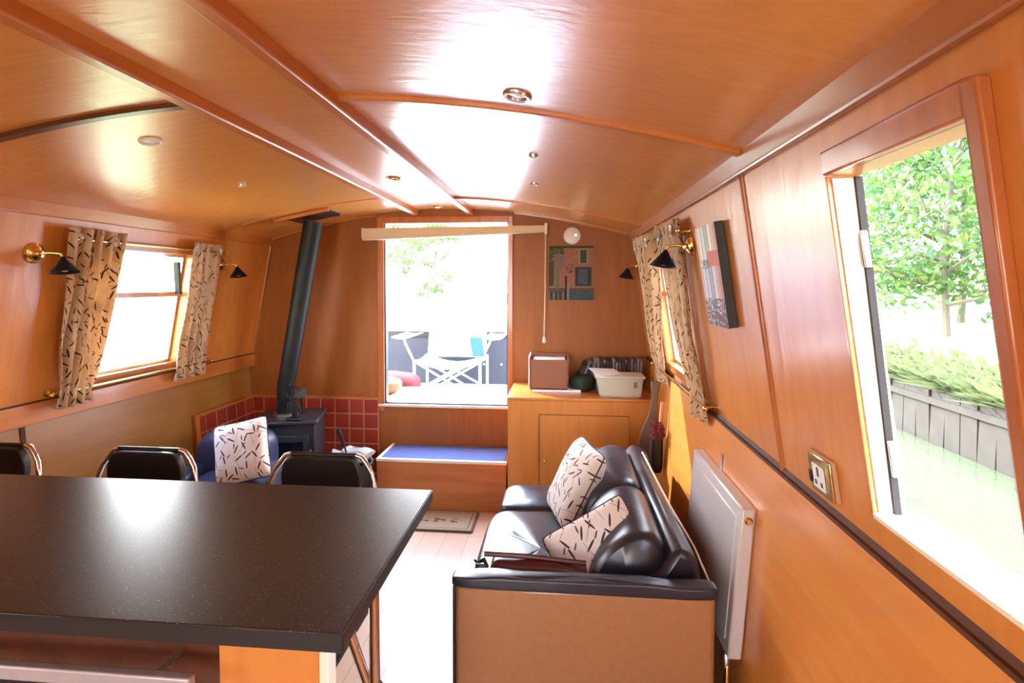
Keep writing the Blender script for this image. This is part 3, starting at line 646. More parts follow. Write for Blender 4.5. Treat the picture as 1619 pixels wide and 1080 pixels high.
spot(-.81, 3.50, M['brass'], 'round ceiling light between the beams close to the doorway')
spot(-.10, 1.92, M['steel'], 'small round fitting on the right ceiling panel, nearer the camera of two', r=.016)
spot(-.125, 2.48, M['steel'], 'small round fitting on the right ceiling panel, nearer the doorway of two', r=.018)
spot(-1.47, 2.38, M['steel'], 'small round fitting on the left ceiling panel beyond the table', r=.016)

# ------------------------------------------------------------------ wall lamps
def wall_lamp(fx, sgn, y, z, label, dy=0.0, dx=.085, src=None):
    """sgn: direction into the room along x"""
    x = fx(z); t = thing('wall_lamp', label, 'lamp', (x, y, z), 'brass wall lamps with cone shades')
    g = G(); g.lathe([(.040, 0), (.042, .004), (.034, .012), (.030, .013), (.028, .020), (.014, .026), (.012, .034), (0, .036)], (x, y, z), (sgn, 0, -.15), 28); put('wall_plate', g, M['brass'], t)
    ex = x+sgn*dx; ez = z-.022
    g = G(); g.tube([(x+sgn*.03, y, z-.004), (x+sgn*.055, y+dy*.4, z+.002), (ex, y+dy*.9, z-.002), (ex+sgn*.004, y+dy, ez)], .0055, 10); put('arm', g, M['brass'], t)
    c = (ex+sgn*.006, y+dy, ez+.004)
    ax = (sgn*.16, -.05, -1)
    g = G(); g.lathe([(.007, -.004), (.010, .004), (.050, .060), (.0485, .060), (.009, .009), (.0, .009)], c, ax, 28); sh = put('shade', g, M['navy'], t)
    g = G(); g.lathe([(.0485, .0585), (.008, .012)], c, ax, 28); put('shade_lining', g, M['whitein'], sh)
    g = G(); g.lathe([(.008, .012), (.014, .03), (.016, .042), (.010, .054), (0, .057)], c, ax, 14); put('bulb', g, M['whitein'], sh)
    return t
wall_lamp(wL, 1, 1.955, 1.560, 'navy cone wall lamp on brass plate, nearest the table on the left wall', dy=.035)
wall_lamp(wL, 1, 3.12, 1.56, 'navy cone wall lamp on the left wall between curtain and flue', dy=.035)
wall_lamp(wR, -1, 2.06, 1.585, 'navy cone wall lamp beside the right-hand curtain and striped canvas', dy=.03)
wall_lamp(wR, -1, 3.40, 1.555, 'navy cone wall lamp in the far right corner, mostly behind the curtain', dy=.02, dx=.07)

# ------------------------------------------------------------------ curtains and rods
def rod(fx, sgn, y0, y1, z, off, label):
    x = fx(z)+sgn*off; t = thing('curtain_rod', label, 'rod', (x, (y0+y1)/2, z), 'brass curtain rods')
    g = G(); g.tube([(x, y0, z), (x, y1, z)], .0055, 10); put('pole', g, M['brass'], t)
    for y in (y0, y1):
        g = G(); g.ball((x, y, z), .011, 12); put('finial', g, M['brass'], t)
        g = G(); yy = y+(.02 if y == y0 else -.02); g.tube([(fx(z), yy, z), (x, yy, z)], .005, 8); g.lathe([(.013, 0), (.013, .004), (0, .006)], (fx(z), yy, z), (sgn, 0, 0), 12); put('bracket', g, M['brass'], t)
rod(wL, 1, 2.09, 3.10, 1.625, .042, 'upper brass rod over the left window')
rod(wL, 1, 2.075, 3.12, .968, .048, 'lower brass rod under the left window')
rod(wR, -1, 2.06, 3.12, 1.640, .042, 'upper brass rod over the far right window')
rod(wR, -1, 2.02, 3.16, .985, .048, 'lower brass rod under the far right window')
def curtain(fx, sgn, top, bot, z0, z1, zr, label, nf=4.5, seed=0., amp=.014, boff=.048):
    """top=(ya,yb) at z1, bot=(ya,yb) at the lower rod zr, tail flares below to z0"""
    g = G(); Lh = z1-z0
    def f(u, v):
        z = z0+Lh*v
        k = max(0., (z-zr)/(z1-zr)); ks = k**.75
        ya = bot[0]+(top[0]-bot[0])*ks; yb = bot[1]+(top[1]-bot[1])*ks
        if z < zr:
            fl = (zr-z)/(zr-z0); ya -= .012*fl; yb += .012*fl
        pinch = math.exp(-((z-zr)/.045)**2)
        a = amp*(1-.55*pinch)*(1.+.35*math.sin(3*v+seed))
        w = math.sin(2*PI*nf*u+seed+.5*math.sin(v*4+seed))
        w2 = .35*math.sin(2*PI*nf*2.1*u+1.3*seed+v*5)
        x = fx(z)+sgn*(boff+a*(w+w2)+.008*math.sin(v*9+seed)*(1-k)+.006*math.sin(u*5+seed))
        y = ya+(yb-ya)*u+.004*math.sin(v*11+u*9+seed)
        zz = z+(.006*math.sin(u*23+seed) if v < .02 else 0)+(.010*math.sin(PI*u) if v > .97 else 0)*0
        return (x, y, zz)
    W = (top[1]-top[0])*1.9
    g.grid(f, 84, 60, uvs=(W, Lh))
    o = put('curtain', g, M['fabric']); tag(o, label, 'curtain', 'leaf print curtains')
    s = o.modifiers.new('thick', 'SOLIDIFY'); s.thickness = .0015
    for i in range(2):
        u = (.14, .80)[i]; p = Vector(f(u, .945)); 
        gg = G(); gg.lathe([(.011, -.004), (.015, 0), (.021, .004), (.024, .001), (.021, -.004)], p+Vector((sgn*.007, 0, 0)), (sgn, 0, 0), 18); put('eyelet', gg, M['steel'], o)
    return o
curtain(wL, 1, (2.045, 2.335), (2.085, 2.265), .905, 1.672, .968, 'leaf print curtain at the near side of the left window', 4.2, .6)
curtain(wL, 1, (2.785, 3.055), (2.805, 3.060), .895, 1.668, .968, 'leaf print curtain at the far side of the left window', 3.6, 2.1)
curtain(wR, -1, (2.075, 2.42), (2.075, 2.25), .915, 1.690, .985, 'broad leaf print curtain nearest the radiator on the right', 3.1, 3.4, amp=.014)
curtain(wR, -1, (2.63, 3.12), (2.86, 3.10), .91, 1.690, .985, 'sunlit leaf print curtain at the far side of the right window', 4.2, 4.9, amp=.016)

# ------------------------------------------------------------------ striped canvas on the right wall
def stripes(u, v):
    r = random.random()*.12
    c = [(.85, .80, .68), (.66, .76, .74), (.40, .46, .44), (.85, .78, .64), (.70, .34, .24)][min(4, int(u*5))]
    if int(u*23) % 4 == 1: c = (.08, .07, .07)
    c = tuple(k+r for k in c)
    if v < .60: c = (c[0]*.80, c[1]*.78, min(1, c[2]*1.05))
    if v < .28 and random.random() < .55+.8*(.28-v): c = (.06+r, .03+r*.4, .04+r*.4)
    if .60 < v < .74 and .45 < u < 1: c = (.55+r, .12, .05)
    if .58 < v < .66 and .1 < u < .5 and random.random() < .7: c = (.08, .12, .08)
    return c
zb_, zt_ = 1.312, 1.630
canvas('wall_canvas', (wR(zb_)-.004, 1.865, zb_), (0, -.215, 0), (wR(zt_)-wR(zb_), 0, zt_-zb_), (-1, 0, -.155), .026, stripes, 'striped canvas with a red patch on the right wall beside the lamp', 40, 54)

# ------------------------------------------------------------------ socket
sk = thing('wall_socket', 'polished brass three-pin wall socket under the window side of the right wall', 'socket', (wR(1.03), 1.19, 1.03))
def on(y, z, d): return Vector((wR(z)-d, y, z-.154*d))
def wbox(g, y0, y1, z0, z1, d0, d1):
    g.hexa([on(y0, z0, d0), on(y0, z0, d1), on(y1, z0, d1), on(y1, z0, d0), on(y0, z1, d0), on(y0, z1, d1), on(y1, z1, d1), on(y1, z1, d0)])
sy0, sy1, sz0, sz1 = 1.150, 1.250, .989, 1.076
g = G(); wbox(g, sy0, sy1, sz0, sz1, 0, .010); put('back_box', g, M['stick'], sk, bevel=.002)
g = G(); wbox(g, sy0+.001, sy1-.001, sz0+.001, sz1-.001, .010, .016); put('plate', g, M['brass'], sk, bevel=.003)
g = G(); ym = (sy0+sy1)/2; wbox(g, ym-.026, ym+.026, sz0+.014, sz1-.020, .016, .019); ins = put('insert', g, M['white'], sk, bevel=.004)
for k, (a, b, c, d) in enumerate(((ym-.004, ym+.004, sz0+.042, sz0+.062), (ym-.017, ym-.009, sz0+.022, sz0+.032), (ym+.009, ym+.017, sz0+.022, sz0+.032))):
    g = G(); wbox(g, a, b, c, d, .0185, .0195); put('pin_slot', g, M['black'], ins)
g = G(); wbox(g, ym+.030, ym+.040, sz0+.02, sz0+.048, .016, .022); put('switch', g, M['black'], sk, bevel=.002)

# ------------------------------------------------------------------ radiator
rd = thing('radiator', 'white panel radiator on the right wall behind the sofa', 'radiator', (.53, 1.85, .35))
def rx(z): return .518-(.80-z)*.078
def rbx(g, y0, y1, z0, z1, d0, d1):
    g.hexa([(rx(z0)+d0, y0, z0), (rx(z0)+d1, y0, z0), (rx(z0)+d1, y1, z0), (rx(z0)+d0, y1, z0), (rx(z1)+d0, y0, z1), (rx(z1)+d1, y0, z1), (rx(z1)+d1, y1, z1), (rx(z1)+d0, y1, z1)])
RY0, RY1 = 1.575, 2.14
g = G(); rbx(g, RY0, RY1, .355, .800, 0, .040); put('casing', g, M['rad'], rd, bevel=.006)
g = G(); rbx(g, RY0+.035, RY1-.035, .395, .762, -.003, .002); put('front_panel', g, M['rad'], rd, bevel=.003)
g = G(); g.lathe([(.0, 0), (.011, 0), (.011, .006), (.007, .010), (0, .010)], (rx(.765)+.020, RY0, .765), (0, -1, 0), 16); put('end_plug', g, M['brass'], rd)
g = G(); g.box(.553, .557, 1.90, 1.915, .78, .855); put('bracket', g, M['steel'], rd)
g = G(); g.tube([(.490, RY0+.03, .36), (.488, RY0+.02, .31), (.470, RY0-.03, .27), (.468, RY0-.035, .02)], .0075, 10); put('pipe', g, M['brass'], rd)
g = G(); g.lathe([(.012, 0), (.014, .01), (.014, .045), (.010, .05)], (.488, RY0+.03, .31), seg=14); put('valve', g, M['steel'], rd)

# ------------------------------------------------------------------ sofa on the right
sf = thing('sofa', 'dark leather two seat sofa along the right side, seen over its near arm', 'sofa', (.07, 2.1, 0))
SX0, SX1, SY0 = -.306, .432, 1.50
g = G(); g.box(SX0+.004, SX1-.004, SY0, SY0+.045, .05, .578); put('arm_panel', g, M['leather_br'], sf, bevel=.014)
g = G(); g.box(SX0-.001, SX0+.008, SY0-.004, SY0+.05, .04, .575); put('arm_edge', g, M['leather'], sf, bevel=.004)
g = G(); g.box(SX0+.02, SX1-.01, SY0+.07, 2.70, .06, .30); put('base_frame', g, M['leather'], sf, bevel=.015)
def soft_box(g, x0, x1, y0, y1, z0, z1, puff=.02, nu=14, nv=18, e=4., chan=()):
    """rounded upholstery block (super-ellipsoid section) with soft top and stitched channels across y"""
    cx, cy, cz = (x0+x1)/2, (y0+y1)/2, (z0+z1)/2; hx, hy, hz = (x1-x0)/2, (y1-y0)/2, (z1-z0)/2
    def sp(a, p): c = math.cos(a); return math.copysign(abs(c)**p, c)
    def ss(a, p): c = math.sin(a); return math.copysign(abs(c)**p, c)
    def f(u, v):
        a = 2*PI*u; b = -PI/2+PI*v; p = 2/e
        X = sp(b, p)*sp(a, p); Y = sp(b, p)*ss(a, p); Zz = ss(b, p)
        x, y, z = cx+hx*X, cy+hy*Y, cz+hz*Zz
        if Zz > 0: z += puff*Zz*(1-X*X)*(1-Y*Y)
        for c in chan: z -= .012*math.exp(-((y-c)/.012)**2)*max(0, Zz)
        z += .003*math.sin(x*31+y*17)*max(0, Zz)
        return (x, y, z)
    g.grid(f, nu*4, nv*3, closed_u=True)
g = G(); n = 16
soft_box(g, SX0-.004, SX1+.003, SY0-.008, SY0+.052, .570, .604, .003, 22, 10, 8)
put('arm_top', g, M['leather'], sf)
g = G(); soft_box(g, SX0-.008, .17, SY0+.075, 2.42, .27, .425, .022, 20, 14, 7, (2.135, 1.85)); put('seat_cushion', g, M['leather'], sf)
g = G(); soft_box(g, SX0+.028, .17, 2.42, 2.715, .27, .425, .012, 16, 14, 7); put('seat_cushion', g, M['leather'], sf)
g = G(); g.prism([(.10, .28), (.40, .28), (.428, .50), (.40, .645), (.34, .665), (.30, .60), (.12, .42)], SY0+.09, 2.66); put('back_frame', g, M['leather'], sf, bevel=.02)
def back_cushion(y0, y1, top):
    g = G(); yc = (y0+y1)/2; h = (y1-y0)/2
    sec = [(.115, .41), (.085, .50), (.12, .60), (.185, top-.02), (.245, top), (.30, top-.015), (.325, top-.07), (.30, .52), (.24, .42)]
    m = 26
    def f(u, v):
        i = u*len(sec); a = int(i) % len(sec); t = i-int(i)
        P = [Vector(sec[(a+k) % len(sec)]) for k in (-1, 0, 1, 2)]
        q = .5*((2*P[1])+(-P[0]+P[2])*t+(2*P[0]-5*P[1]+4*P[2]-P[3])*t*t+(-P[0]+3*P[1]-3*P[2]+P[3])*t**3)
        c = Vector((.205, .54)); y = y0+(y1-y0)*v; e = abs(2*v-1)
        s = (1-e**14)**.4 if e < 1 else 0
        s = max(s, .02) if 0 < v < 1 else .30
        q = c+(q-c)*max(s, .30)
        return (q.x, y, q.y)
    V = g.grid(f, 40, m, closed_u=True)
    g.bm.faces.new(V[0][::-1]); g.bm.faces.new(V[-1])
    put('back_cushion', g, M['leather'], sf)
back_cushion(SY0+.11, 2.08, .685); back_cushion(2.085, 2.64, .675)
g = G(); g.box(.16, SX1-.005, 2.62, 2.74, .06, .62); g.box(SX0+.03, .2, 2.70, 2.75, .06, .36); put('far_arm', g, M['leather'], sf, bevel=.03)
g = G(); g.tube([(.428, SY0+.07, .585), (.415, 1.70, .625), (.385, 1.92, .662), (.375, 2.5, .668)], .0035, 6); put('piping', g, M['cream'], sf)
for x in (SX0+.05, SX1-.05):
    for y in (SY0+.06, 2.66):
        g = G(); g.lathe([(.018, 0), (.024, .06)], (x, y, 0), seg=12); put('leg', g, M['black'], sf)
# red-brown leather wrap behind the near arm
rb = thing('leather_case', 'dark red leather case lying on the seat against the near sofa arm', 'case', (-.10, 1.66, .44))
g = G(); soft_box(g, -.215, .085, 1.605, 1.685, .445, .590, .006, 12, 12, 8)
for v in g.bm.verts: v.co.z -= (v.co.x+.215)*.045 if v.co.z > .52 else 0
put('body', g, M['red_leather'], rb)
g = G(); g.tube([(-.235, 1.64, .600), (-.10, 1.64, .598), (.08, 1.64, .585)], .008, 8); put('flap_edge', g, M['red_leather'], rb)
g = G()
for k in range(7):
    a = k*.9; g.tube([(-.225, 1.64, .56), (-.245+.012*math.cos(a), 1.64+.02*math.sin(a), .555+.018*math.sin(a*2)), (-.262+.01*math.cos(a*2), 1.64+.03*math.sin(a), .535+.03*math.sin(a))], [.006, .008, .003], 6)
put('tassel', g, M['black'], rb)

# ------------------------------------------------------------------ cushions
def cushion(c, R, w, h, t, label, tilt_uv=0):
    """pillow with corners; R: 3x3 with columns = width dir, height dir, thickness dir"""
    W, H, T = [Vector(a).normalized() for a in R]; c = Vector(c)
    H = (H-W*H.dot(W)).normalized(); T = W.cross(H)
    def side(sg):
        g = G()
        def f(u, v):
            a, b = 2*u-1, 2*v-1
            k = ((1-a**4)*(1-b**4)); k = max(k, 0)**.55
            e = 1-.05*(1-b*b)*abs(a)**3-.05*a*a*b**6; e2 = 1-.05*(1-a*a)*abs(b)**3-.05*b*b*a**6
            d = noise.noise(Vector((a*1.6+c.x*9, b*1.6+c.y*7, 2)))*.010*k
            return c+W*(a*w/2*e)+H*(b*h/2*e2)+T*(sg*(t/2*k+d*sg))
        g.grid(f, 26, 26, uvs=(w, h)); return g
    g = side(1); g2 = side(-1)
    me = bpy.data.meshes.new('tmp'); g2.bm.to_mesh(me); g2.bm.free(); g.bm.from_mesh(me); bpy.data.meshes.remove(me)
    bmesh.ops.remove_doubles(g.bm, verts=g.bm.verts, dist=1e-4)
    o = put('cushion', g, M['cushion']); tag(o, label, 'cushion', 'leaf print cushions')
    pts = []
    for k in range(80):
        s = k/20
        if s < 1: a, b = -1+2*s, -1
        elif s < 2: a, b = 1, -1+2*(s-1)
        elif s < 3: a, b = 1-2*(s-2), 1
        else: a, b = -1, 1-2*(s-3)
        e = 1-.05*(1-b*b)*abs(a)**3-.05*a*a*b**6; e2 = 1-.05*(1-a*a)*abs(b)**3-.05*b*b*a**6
        pts.append(c+W*(a*w/2*e)+H*(b*h/2*e2))
    g = G(); g.tube(pts, .0032, 6, closed=True); put('piping', g, M['piping'], o)
    return o
cushion((.12, 1.765, .580), ((.277, .05, .15), (-.06, .10, .20), (0, 0, 1)), .31, .21, .12, 'leaf print cushion nearest the red case, lying against the sofa back')
cushion((.062, 2.305, .592), ((-.075, .30, -.005), (.16, .01, .30), (0, 0, 1)), .34, .35, .11, 'leaf print cushion at the middle of the sofa, standing higher')
cushion((-1.635, 2.62, .575), ((.26, .07, .055), (-.11, .12, .30), (0, 0, 1)), .27, .32, .15, 'leaf print cushion on the navy armchair by the stove')

# ------------------------------------------------------------------ armchair on the left
ac = thing('armchair', 'navy leather armchair against the left wall in front of the stove', 'armchair', (-1.78, 2.75, 0))
g = G(); soft_box(g, -1.95, -1.42, 2.50, 3.0, .20, .42, .02, 14, 12, 7); put('seat_cushion', g, M['leather_bl'], ac)
g = G(); g.box(-1.97, -1.44, 2.52, 2.99, .06, .24); put('base_frame', g, M['leather_bl'], ac, bevel=.02)
g = G(); soft_box(g, -2.00, -1.62, 2.72, 3.00, .22, .605, .035, 16, 14, 5); put('backrest', g, M['leather_bl'], ac)
g = G(); soft_box(g, -2.02, -1.90, 2.52, 2.98, .15, .45, .02, 14, 14, 5); put('arm', g, M['leather_bl'], ac)
g = G(); soft_box(g, -1.50, -1.38, 2.52, 2.98, .15, .45, .02, 14, 14, 5); put('arm', g, M['leather_bl'], ac)

# ------------------------------------------------------------------ worktop, base units, oven handle
TX, TY0, TY1, TZ_ = -.3227, .7586, 1.324, .92
tbt = thing('worktop', 'black speckled laminate worktop across the near left', 'worktop', (-1.26, 1.04, .89))
g = G(); g.box(-2.183, TX, TY0, TY1, .8905, TZ_); put('slab', g, M['worktop'], tbt, bevel=.0025)
g = G(); g.box(-2.183, TX+.001, TY0-.0015, TY0+.004, .8915, TZ_-.002); g.box(TX-.004, TX+.0015, TY0, TY1, .8915, TZ_-.002); put('edge_band', g, M['blacklam'], tbt)
g = G(); g.tube([(-.432, 1.20, .89), (-.428, 1.20, .0)], .0125, 14); put('leg', g, M['chrome'], tbt)
g = G(); g.tube([(-.590, 1.20, .89), (-.520, 1.20, .71), (-.441, 1.20, .485)], .0115, 14); put('leg_brace', g, M['chrome'], tbt)
g = G(); g.lathe([(.018, 0), (.019, .004), (.019, .03), (.016, .034)], (-.430, 1.20, .47), seg=16); put('leg_clamp', g, M['steel'], tbt)
g = G(); g.box(-.47, -.39, 1.16, 1.24, .884, .8905); put('mounting_plate', g, M['steel'], tbt)
pn = thing('end_panel', 'orange plywood end panel under the near right part of the worktop', 'panel', (-.48, .865, 0))
g = G(); g.box(-.578, -.400, .850, .878, 0, .8895); put('board', g, M['cab'], pn, bevel=.002)
g = G(); g.box(-.400, -.384, .848, .880, 0, .8895); put('edge_strip', g, M['cream'], pn, bevel=.002)
un = thing('base_unit', 'dark base unit with oven under the worktop', 'cabinet', (-1.4, 1.05, 0))
g = G(); g.box(-2.18, -.590, .870, 1.20, 0, .8895); put('body', g, M['dark'], un)
g = G(); g.box(-1.60, -.640, .846, .869, .10, .745); od = put('oven_door', g, M['blacklam'], un, bevel=.003)
g = G(); g.box(-1.60, -.587, .788, .804, .786, .810); put('handle', g, M['handle'], od, bevel=.003)
for px_ in (-.66, -1.55): g = G(); g.tube([(px_, .800, .798), (px_, .872, .798)], .006, 8); put('handle_post', g, M['steel'], od)

# ------------------------------------------------------------------ chairs beyond the worktop
def make_chair(x, y, label):
    t = thing('dining_chair', label, 'chair', (x, y, 0), 'chrome chairs tucked behind the worktop')
    g = G()
    def f(u, v):
        a, b = 2*u-1, 2*v-1
        return None
    # back pad: rounded slab bowed slightly
    w, z0, z1 = .132, .772, .882
    prof = []
    for k in range(40):
        a = 2*PI*k/40; ca, sa_ = math.cos(a), math.sin(a)
        prof.append((math.copysign(abs(ca)**.28, ca)*w, (z0+z1)/2+math.copysign(abs(sa_)**.34, sa_)*(z1-z0)/2))
    prof = [(px, pz, ) for px, pz in prof]
    A = [g.bm.verts.new((x+px*(1-.10*max(0, (pz-.83)/.05)), y-.014-.02*(1-(px/w)**2)*0, pz)) for px, pz in prof]
    B = [g.bm.verts.new((x+px*(1-.10*max(0, (pz-.83)/.05)), y+.014, pz)) for px, pz in prof]
    g.bm.faces.new(A); g.bm.faces.new(B[::-1])
    for k in range(40): g.bm.faces.new((A[k], B[k], B[(k+1) % 40], A[(k+1) % 40]))
    put('backrest', g, M['blackpad'], t, bevel=.005)
    g = G(); g.box(x-.19, x+.19, y-.40, y-.03, .430, .468); put('seat', g, M['blackpad'], t, bevel=.014)
    for s in (-1, 1):
        g = G(); g.tube([(x+s*.108, y+.016, .884), (x+s*.128, y+.016, .878), (x+s*.146, y+.014, .855), (x+s*.163, y+.008, .83), (x+s*.174, y, .79), (x+s*.178, y-.01, .72), (x+s*.178, y-.05, .45), (x+s*.178, y-.02, .02)], .0085, 12); put('leg', g, M['chrome'], t, label='chrome rear leg curving up around the back pad')
        g = G(); g.tube([(x+s*.175, y-.05, .44), (x+s*.175, y-.34, .44), (x+s*.175, y-.38, .42), (x+s*.175, y-.40, .02)], .0085, 10); put('leg', g, M['chrome'], t)
    g = G(); g.tube([(x-.108, y+.016, .884), (x+.108, y+.016, .884)], .0075, 10); put('top_rail', g, M['blackpad'], t)
    return t
make_chair(-.768, 1.66, 'black chrome-framed chair behind the worktop, in front of the stove')
make_chair(-1.375, 1.66, 'black chrome-framed chair behind the worktop, below the left window')
make_chair(-1.940, 1.66, 'black chrome-framed chair cut off by the left edge of the view')

# ------------------------------------------------------------------ paddle and dried flowers by the cabinet
pd = thing('wooden_paddle', 'grey-brown wooden paddle with slim handle hung beside the cabinet', 'paddle', (.475, 3.02, .42))
pr = [(.020, .0), (.055, .004), (.066, .04), (.068, .10), (.060, .18), (.042, .245), (.024, .30), (.017, .36), (.018, .43), (.026, .465), (.024, .485)]
g = G(); pl = [(a, b) for a, b in pr]+[(-a, b) for a, b in reversed(pr)]
R = Matrix.Rotation(.08, 3, 'Y')
A = [g.bm.verts.new(Vector((.482, 3.01, .423))+R @ Vector((a, -.009, b))) for a, b in pl]; B = [g.bm.verts.new(Vector((.482, 3.01, .423))+R @ Vector((a, .009, b))) for a, b in pl]
g.bm.faces.new(A); g.bm.faces.new(B[::-1])
for k in range(len(pl)): g.bm.faces.new((A[k], B[k], B[(k+1) % len(pl)], A[(k+1) % len(pl)]))
put('blade', g, M['paddle'], pd, bevel=.005)
g = G(); g.tube([(.520, 3.02, .908), (.527, 3.06, .925), (.560, 3.10, .93)], .003, 6); put('hanging_cord', g, M['stick'], pd)
fw = thing('flower_bundle', 'dark bundle of dried red flowers on a cane, right of the paddle', 'flowers', (.50, 2.83, .3))
g = G(); g.tube([(.468, 2.83, .33), (.500, 2.83, .56), (.522, 2.83, .83)], .007, 8); put('cane', g, M['stick'], fw)
g = G(); soft_box(g, .465, .528, 2.81, 2.855, .46, .68, .004, 10, 10, 4); put('wrap', g, M['black'], fw)
g = G()
for k in range(34):
    a = random.random()*6.3; r = .036*random.random()**.5; g.ball((.496+r*math.cos(a), 2.80+.02*math.sin(a*3), .700+.09*(random.random()-.6)), .008+.006*random.random(), 6, sc=(1, .6, 1.2))
put('petals', g, M['redf'], fw)

# ------------------------------------------------------------------ outside: bow well
g = G(); g.box(-1.9, .4, D+.06, 4.34, .50, .590); tag(put('deck_step', g, M['deck'], bevel=.004), 'white deck step just outside the end doorway', 'deck')
g = G(); g.box(-2.6, 1.2, 4.34, 9.0, .25, .42); struct('floor_bow_deck', g, M['deck'])
bw = thing('bulwark', 'dark grey steel bulwark around the bow behind the camping chair', 'bulwark', (-1.0, 5.45, .42))
g = G(); g.box(-2.2, .6, 5.42, 5.47, .42, .955); put('plate', g, M['bowgrey'], bw)
g = G(); g.box(-2.2, .6, 5.40, 5.49, .955, .985); put('rail', g, M['white'], bw, bevel=.005)
g = G(); g.box(-2.2, -1.35, 5.405, 5.425, .90, .955); g.box(-.75, .5, 5.405, 5.425, .90, .955); put('fender_strip', g, M['black'], bw)
for k, x in enumerate((-.96, -.78, -.60)):
    g = G(); g.ball((x, 5.415, .625), .012, 8); put('rivet', g, M['white'], bw)
# camping chair
cc = thing('camping_chair', 'white folding camping chair standing on the bow deck', 'chair', (-1.02, 4.85, .42))
def cp(x, y, z): return (-1.02+x, 4.75+y, z)
g = G()
for s in (-1, 1):
    for y in (0, .5): pass
put_leg = []
for s in (-1, 1):
    for y in (0., .48):
        g = G(); g.tube([cp(s*.30, y, .42), cp(s*.30, y, .74)], .013, 10); put('leg', g, M['whitemetal'], cc)
for (a, b) in ((cp(-.30, 0, .74), cp(.24, 0, .43)), (cp(.30, 0, .74), cp(-.24, 0, .43)), (cp(-.30, .48, .74), cp(.28, .48, .43)), (cp(.30, .48, .74), cp(-.28, .48, .43)), (cp(-.18, 0, .74), cp(.34, 0, .43)), (cp(.18, 0, .74), cp(-.34, 0, .43))):
    g = G(); g.tube([a, b], .009, 8); put('crossbar', g, M['whitemetal'], cc)
for s in (-1, 1):
    g = G(); g.tube([cp(s*.30, 0, .74), cp(s*.38, 0, .90), cp(s*.40, .02, .955)], .010, 8); put('arm_post', g, M['whitemetal'], cc)
    g = G(); g.grid(lambda u, v, s=s: cp(s*(.34+.16*u), -.03+.50*v, .965-.012*math.sin(PI*u)), 6, 8); o = put('armrest', g, M['chairfab'], cc); o.modifiers.new('t', 'SOLIDIFY').thickness = .01
g = G(); g.grid(lambda u, v: cp(-.31+.62*u, .48*v, .745-.075*math.sin(PI*u)-.02*math.sin(PI*v)), 14, 10); o = put('seat', g, M['chairfab'], cc); o.modifiers.new('t', 'SOLIDIFY').thickness = .008
g = G(); g.grid(lambda u, v: cp(-.29+.58*u, .46+.16*v+.05*math.sin(PI*u), .72+.62*v), 14, 10); o = put('backrest', g, M['chairfab'], cc); o.modifiers.new('t', 'SOLIDIFY').thickness = .008
g = G(); g.grid(lambda u, v: cp(.24+.11*u-.03*v, -.03, .80+.17*v), 5, 8); o = put('side_pocket', g, M['bluefab'], cc); o.modifiers.new('t', 'SOLIDIFY').thickness = .006
# cushions on deck at left
g = G(); soft_box(g, -1.85, -1.22, 4.36, 4.72, .422, .66, .02, 12, 12, 4); tag(put('seat_pad', g, M['redcloth']), 'red and orange pad on the bow deck left of the camping chair', 'cushion')
g = G(); soft_box(g, -1.72, -1.25, 3.93, 4.25, .592, .70, .015, 12, 12, 3.5); tag(put('rolled_cloth', g, M['yellowcloth']), 'cream and orange patterned cloth on the deck step outside', 'cloth')
g = G(); g.box(-2.6, -2.45, 4.3, 7, .42, 1.0); g.box(.85, 1.0, 4.3, 7, .42, 1.0); tag(put('side_bulwark', g, M['white'], bevel=.01), 'white steel sides of the bow well beyond the doorway', 'bulwark')

# ------------------------------------------------------------------ outside: canal, bank, trees
g = G(); g.box(.80, 2.99, -20, 40, .0, .16); o = tag(put('canal', g, M['water'], loc=(0, 0, 0)), 'pale rippled canal water outside the right window', 'water', kind='stuff')
def hb_(y): return 0
g = G()
for k in range(150):
    y = -4+k*.17; g.box(3.0, 3.12, y, y+.160, -.1, .60+.015*math.sin(k*1.7), rot=(0, .03*math.sin(k*2.3), 0))
g.box(2.97, 3.02, -4, 23, .48, .53)
tag(put('bank_wall', g, M['bank'], loc=(3, 0, 0)), 'weathered piled canal bank across the water', 'wall')
g = G(); g.grid(lambda u, v: (3.05+47*u, -20+80*v, .58+.25*u+.05*math.sin(u*40+v*20)), 40, 60); o = put('ground_towpath', g, M['path'], loc=(0, 0, 0)); o['kind'] = 'structure'
g = G(); g.grid(lambda u, v: (-60+57*u, -20+80*v, .35), 4, 4); o = put('ground_far_bank', g, M['path'], loc=(0, 0, 0)); o['kind'] = 'structure'
g = G()
for k in range(16000):
    x = 3.02+abs(random.gauss(0, .45)); y = random.uniform(0, 14); h = random.uniform(.04, .20); a = random.random()*6.3; w = .0025
    dx, dy = math.cos(a)*w, math.sin(a)*w; lx, ly = random.gauss(-.07, .08), random.gauss(0, .08); z = .585
    v = [g.bm.verts.new(p) for p in ((x-dx, y-dy, z), (x+dx, y+dy, z), (x+lx*.5, y+ly*.5, z+h*.75), (x+lx*1.3, y+ly*1.3, z+h*.9))]
    g.bm.faces.new((v[0], v[1], v[2])); g.bm.faces.new((v[1], v[3], v[2]))
tag(put('bank_grass', g, M['grass'], smooth=False, loc=(3, 0, .5)), 'long pale grass hanging over the top of the bank wall', 'grass', kind='stuff')
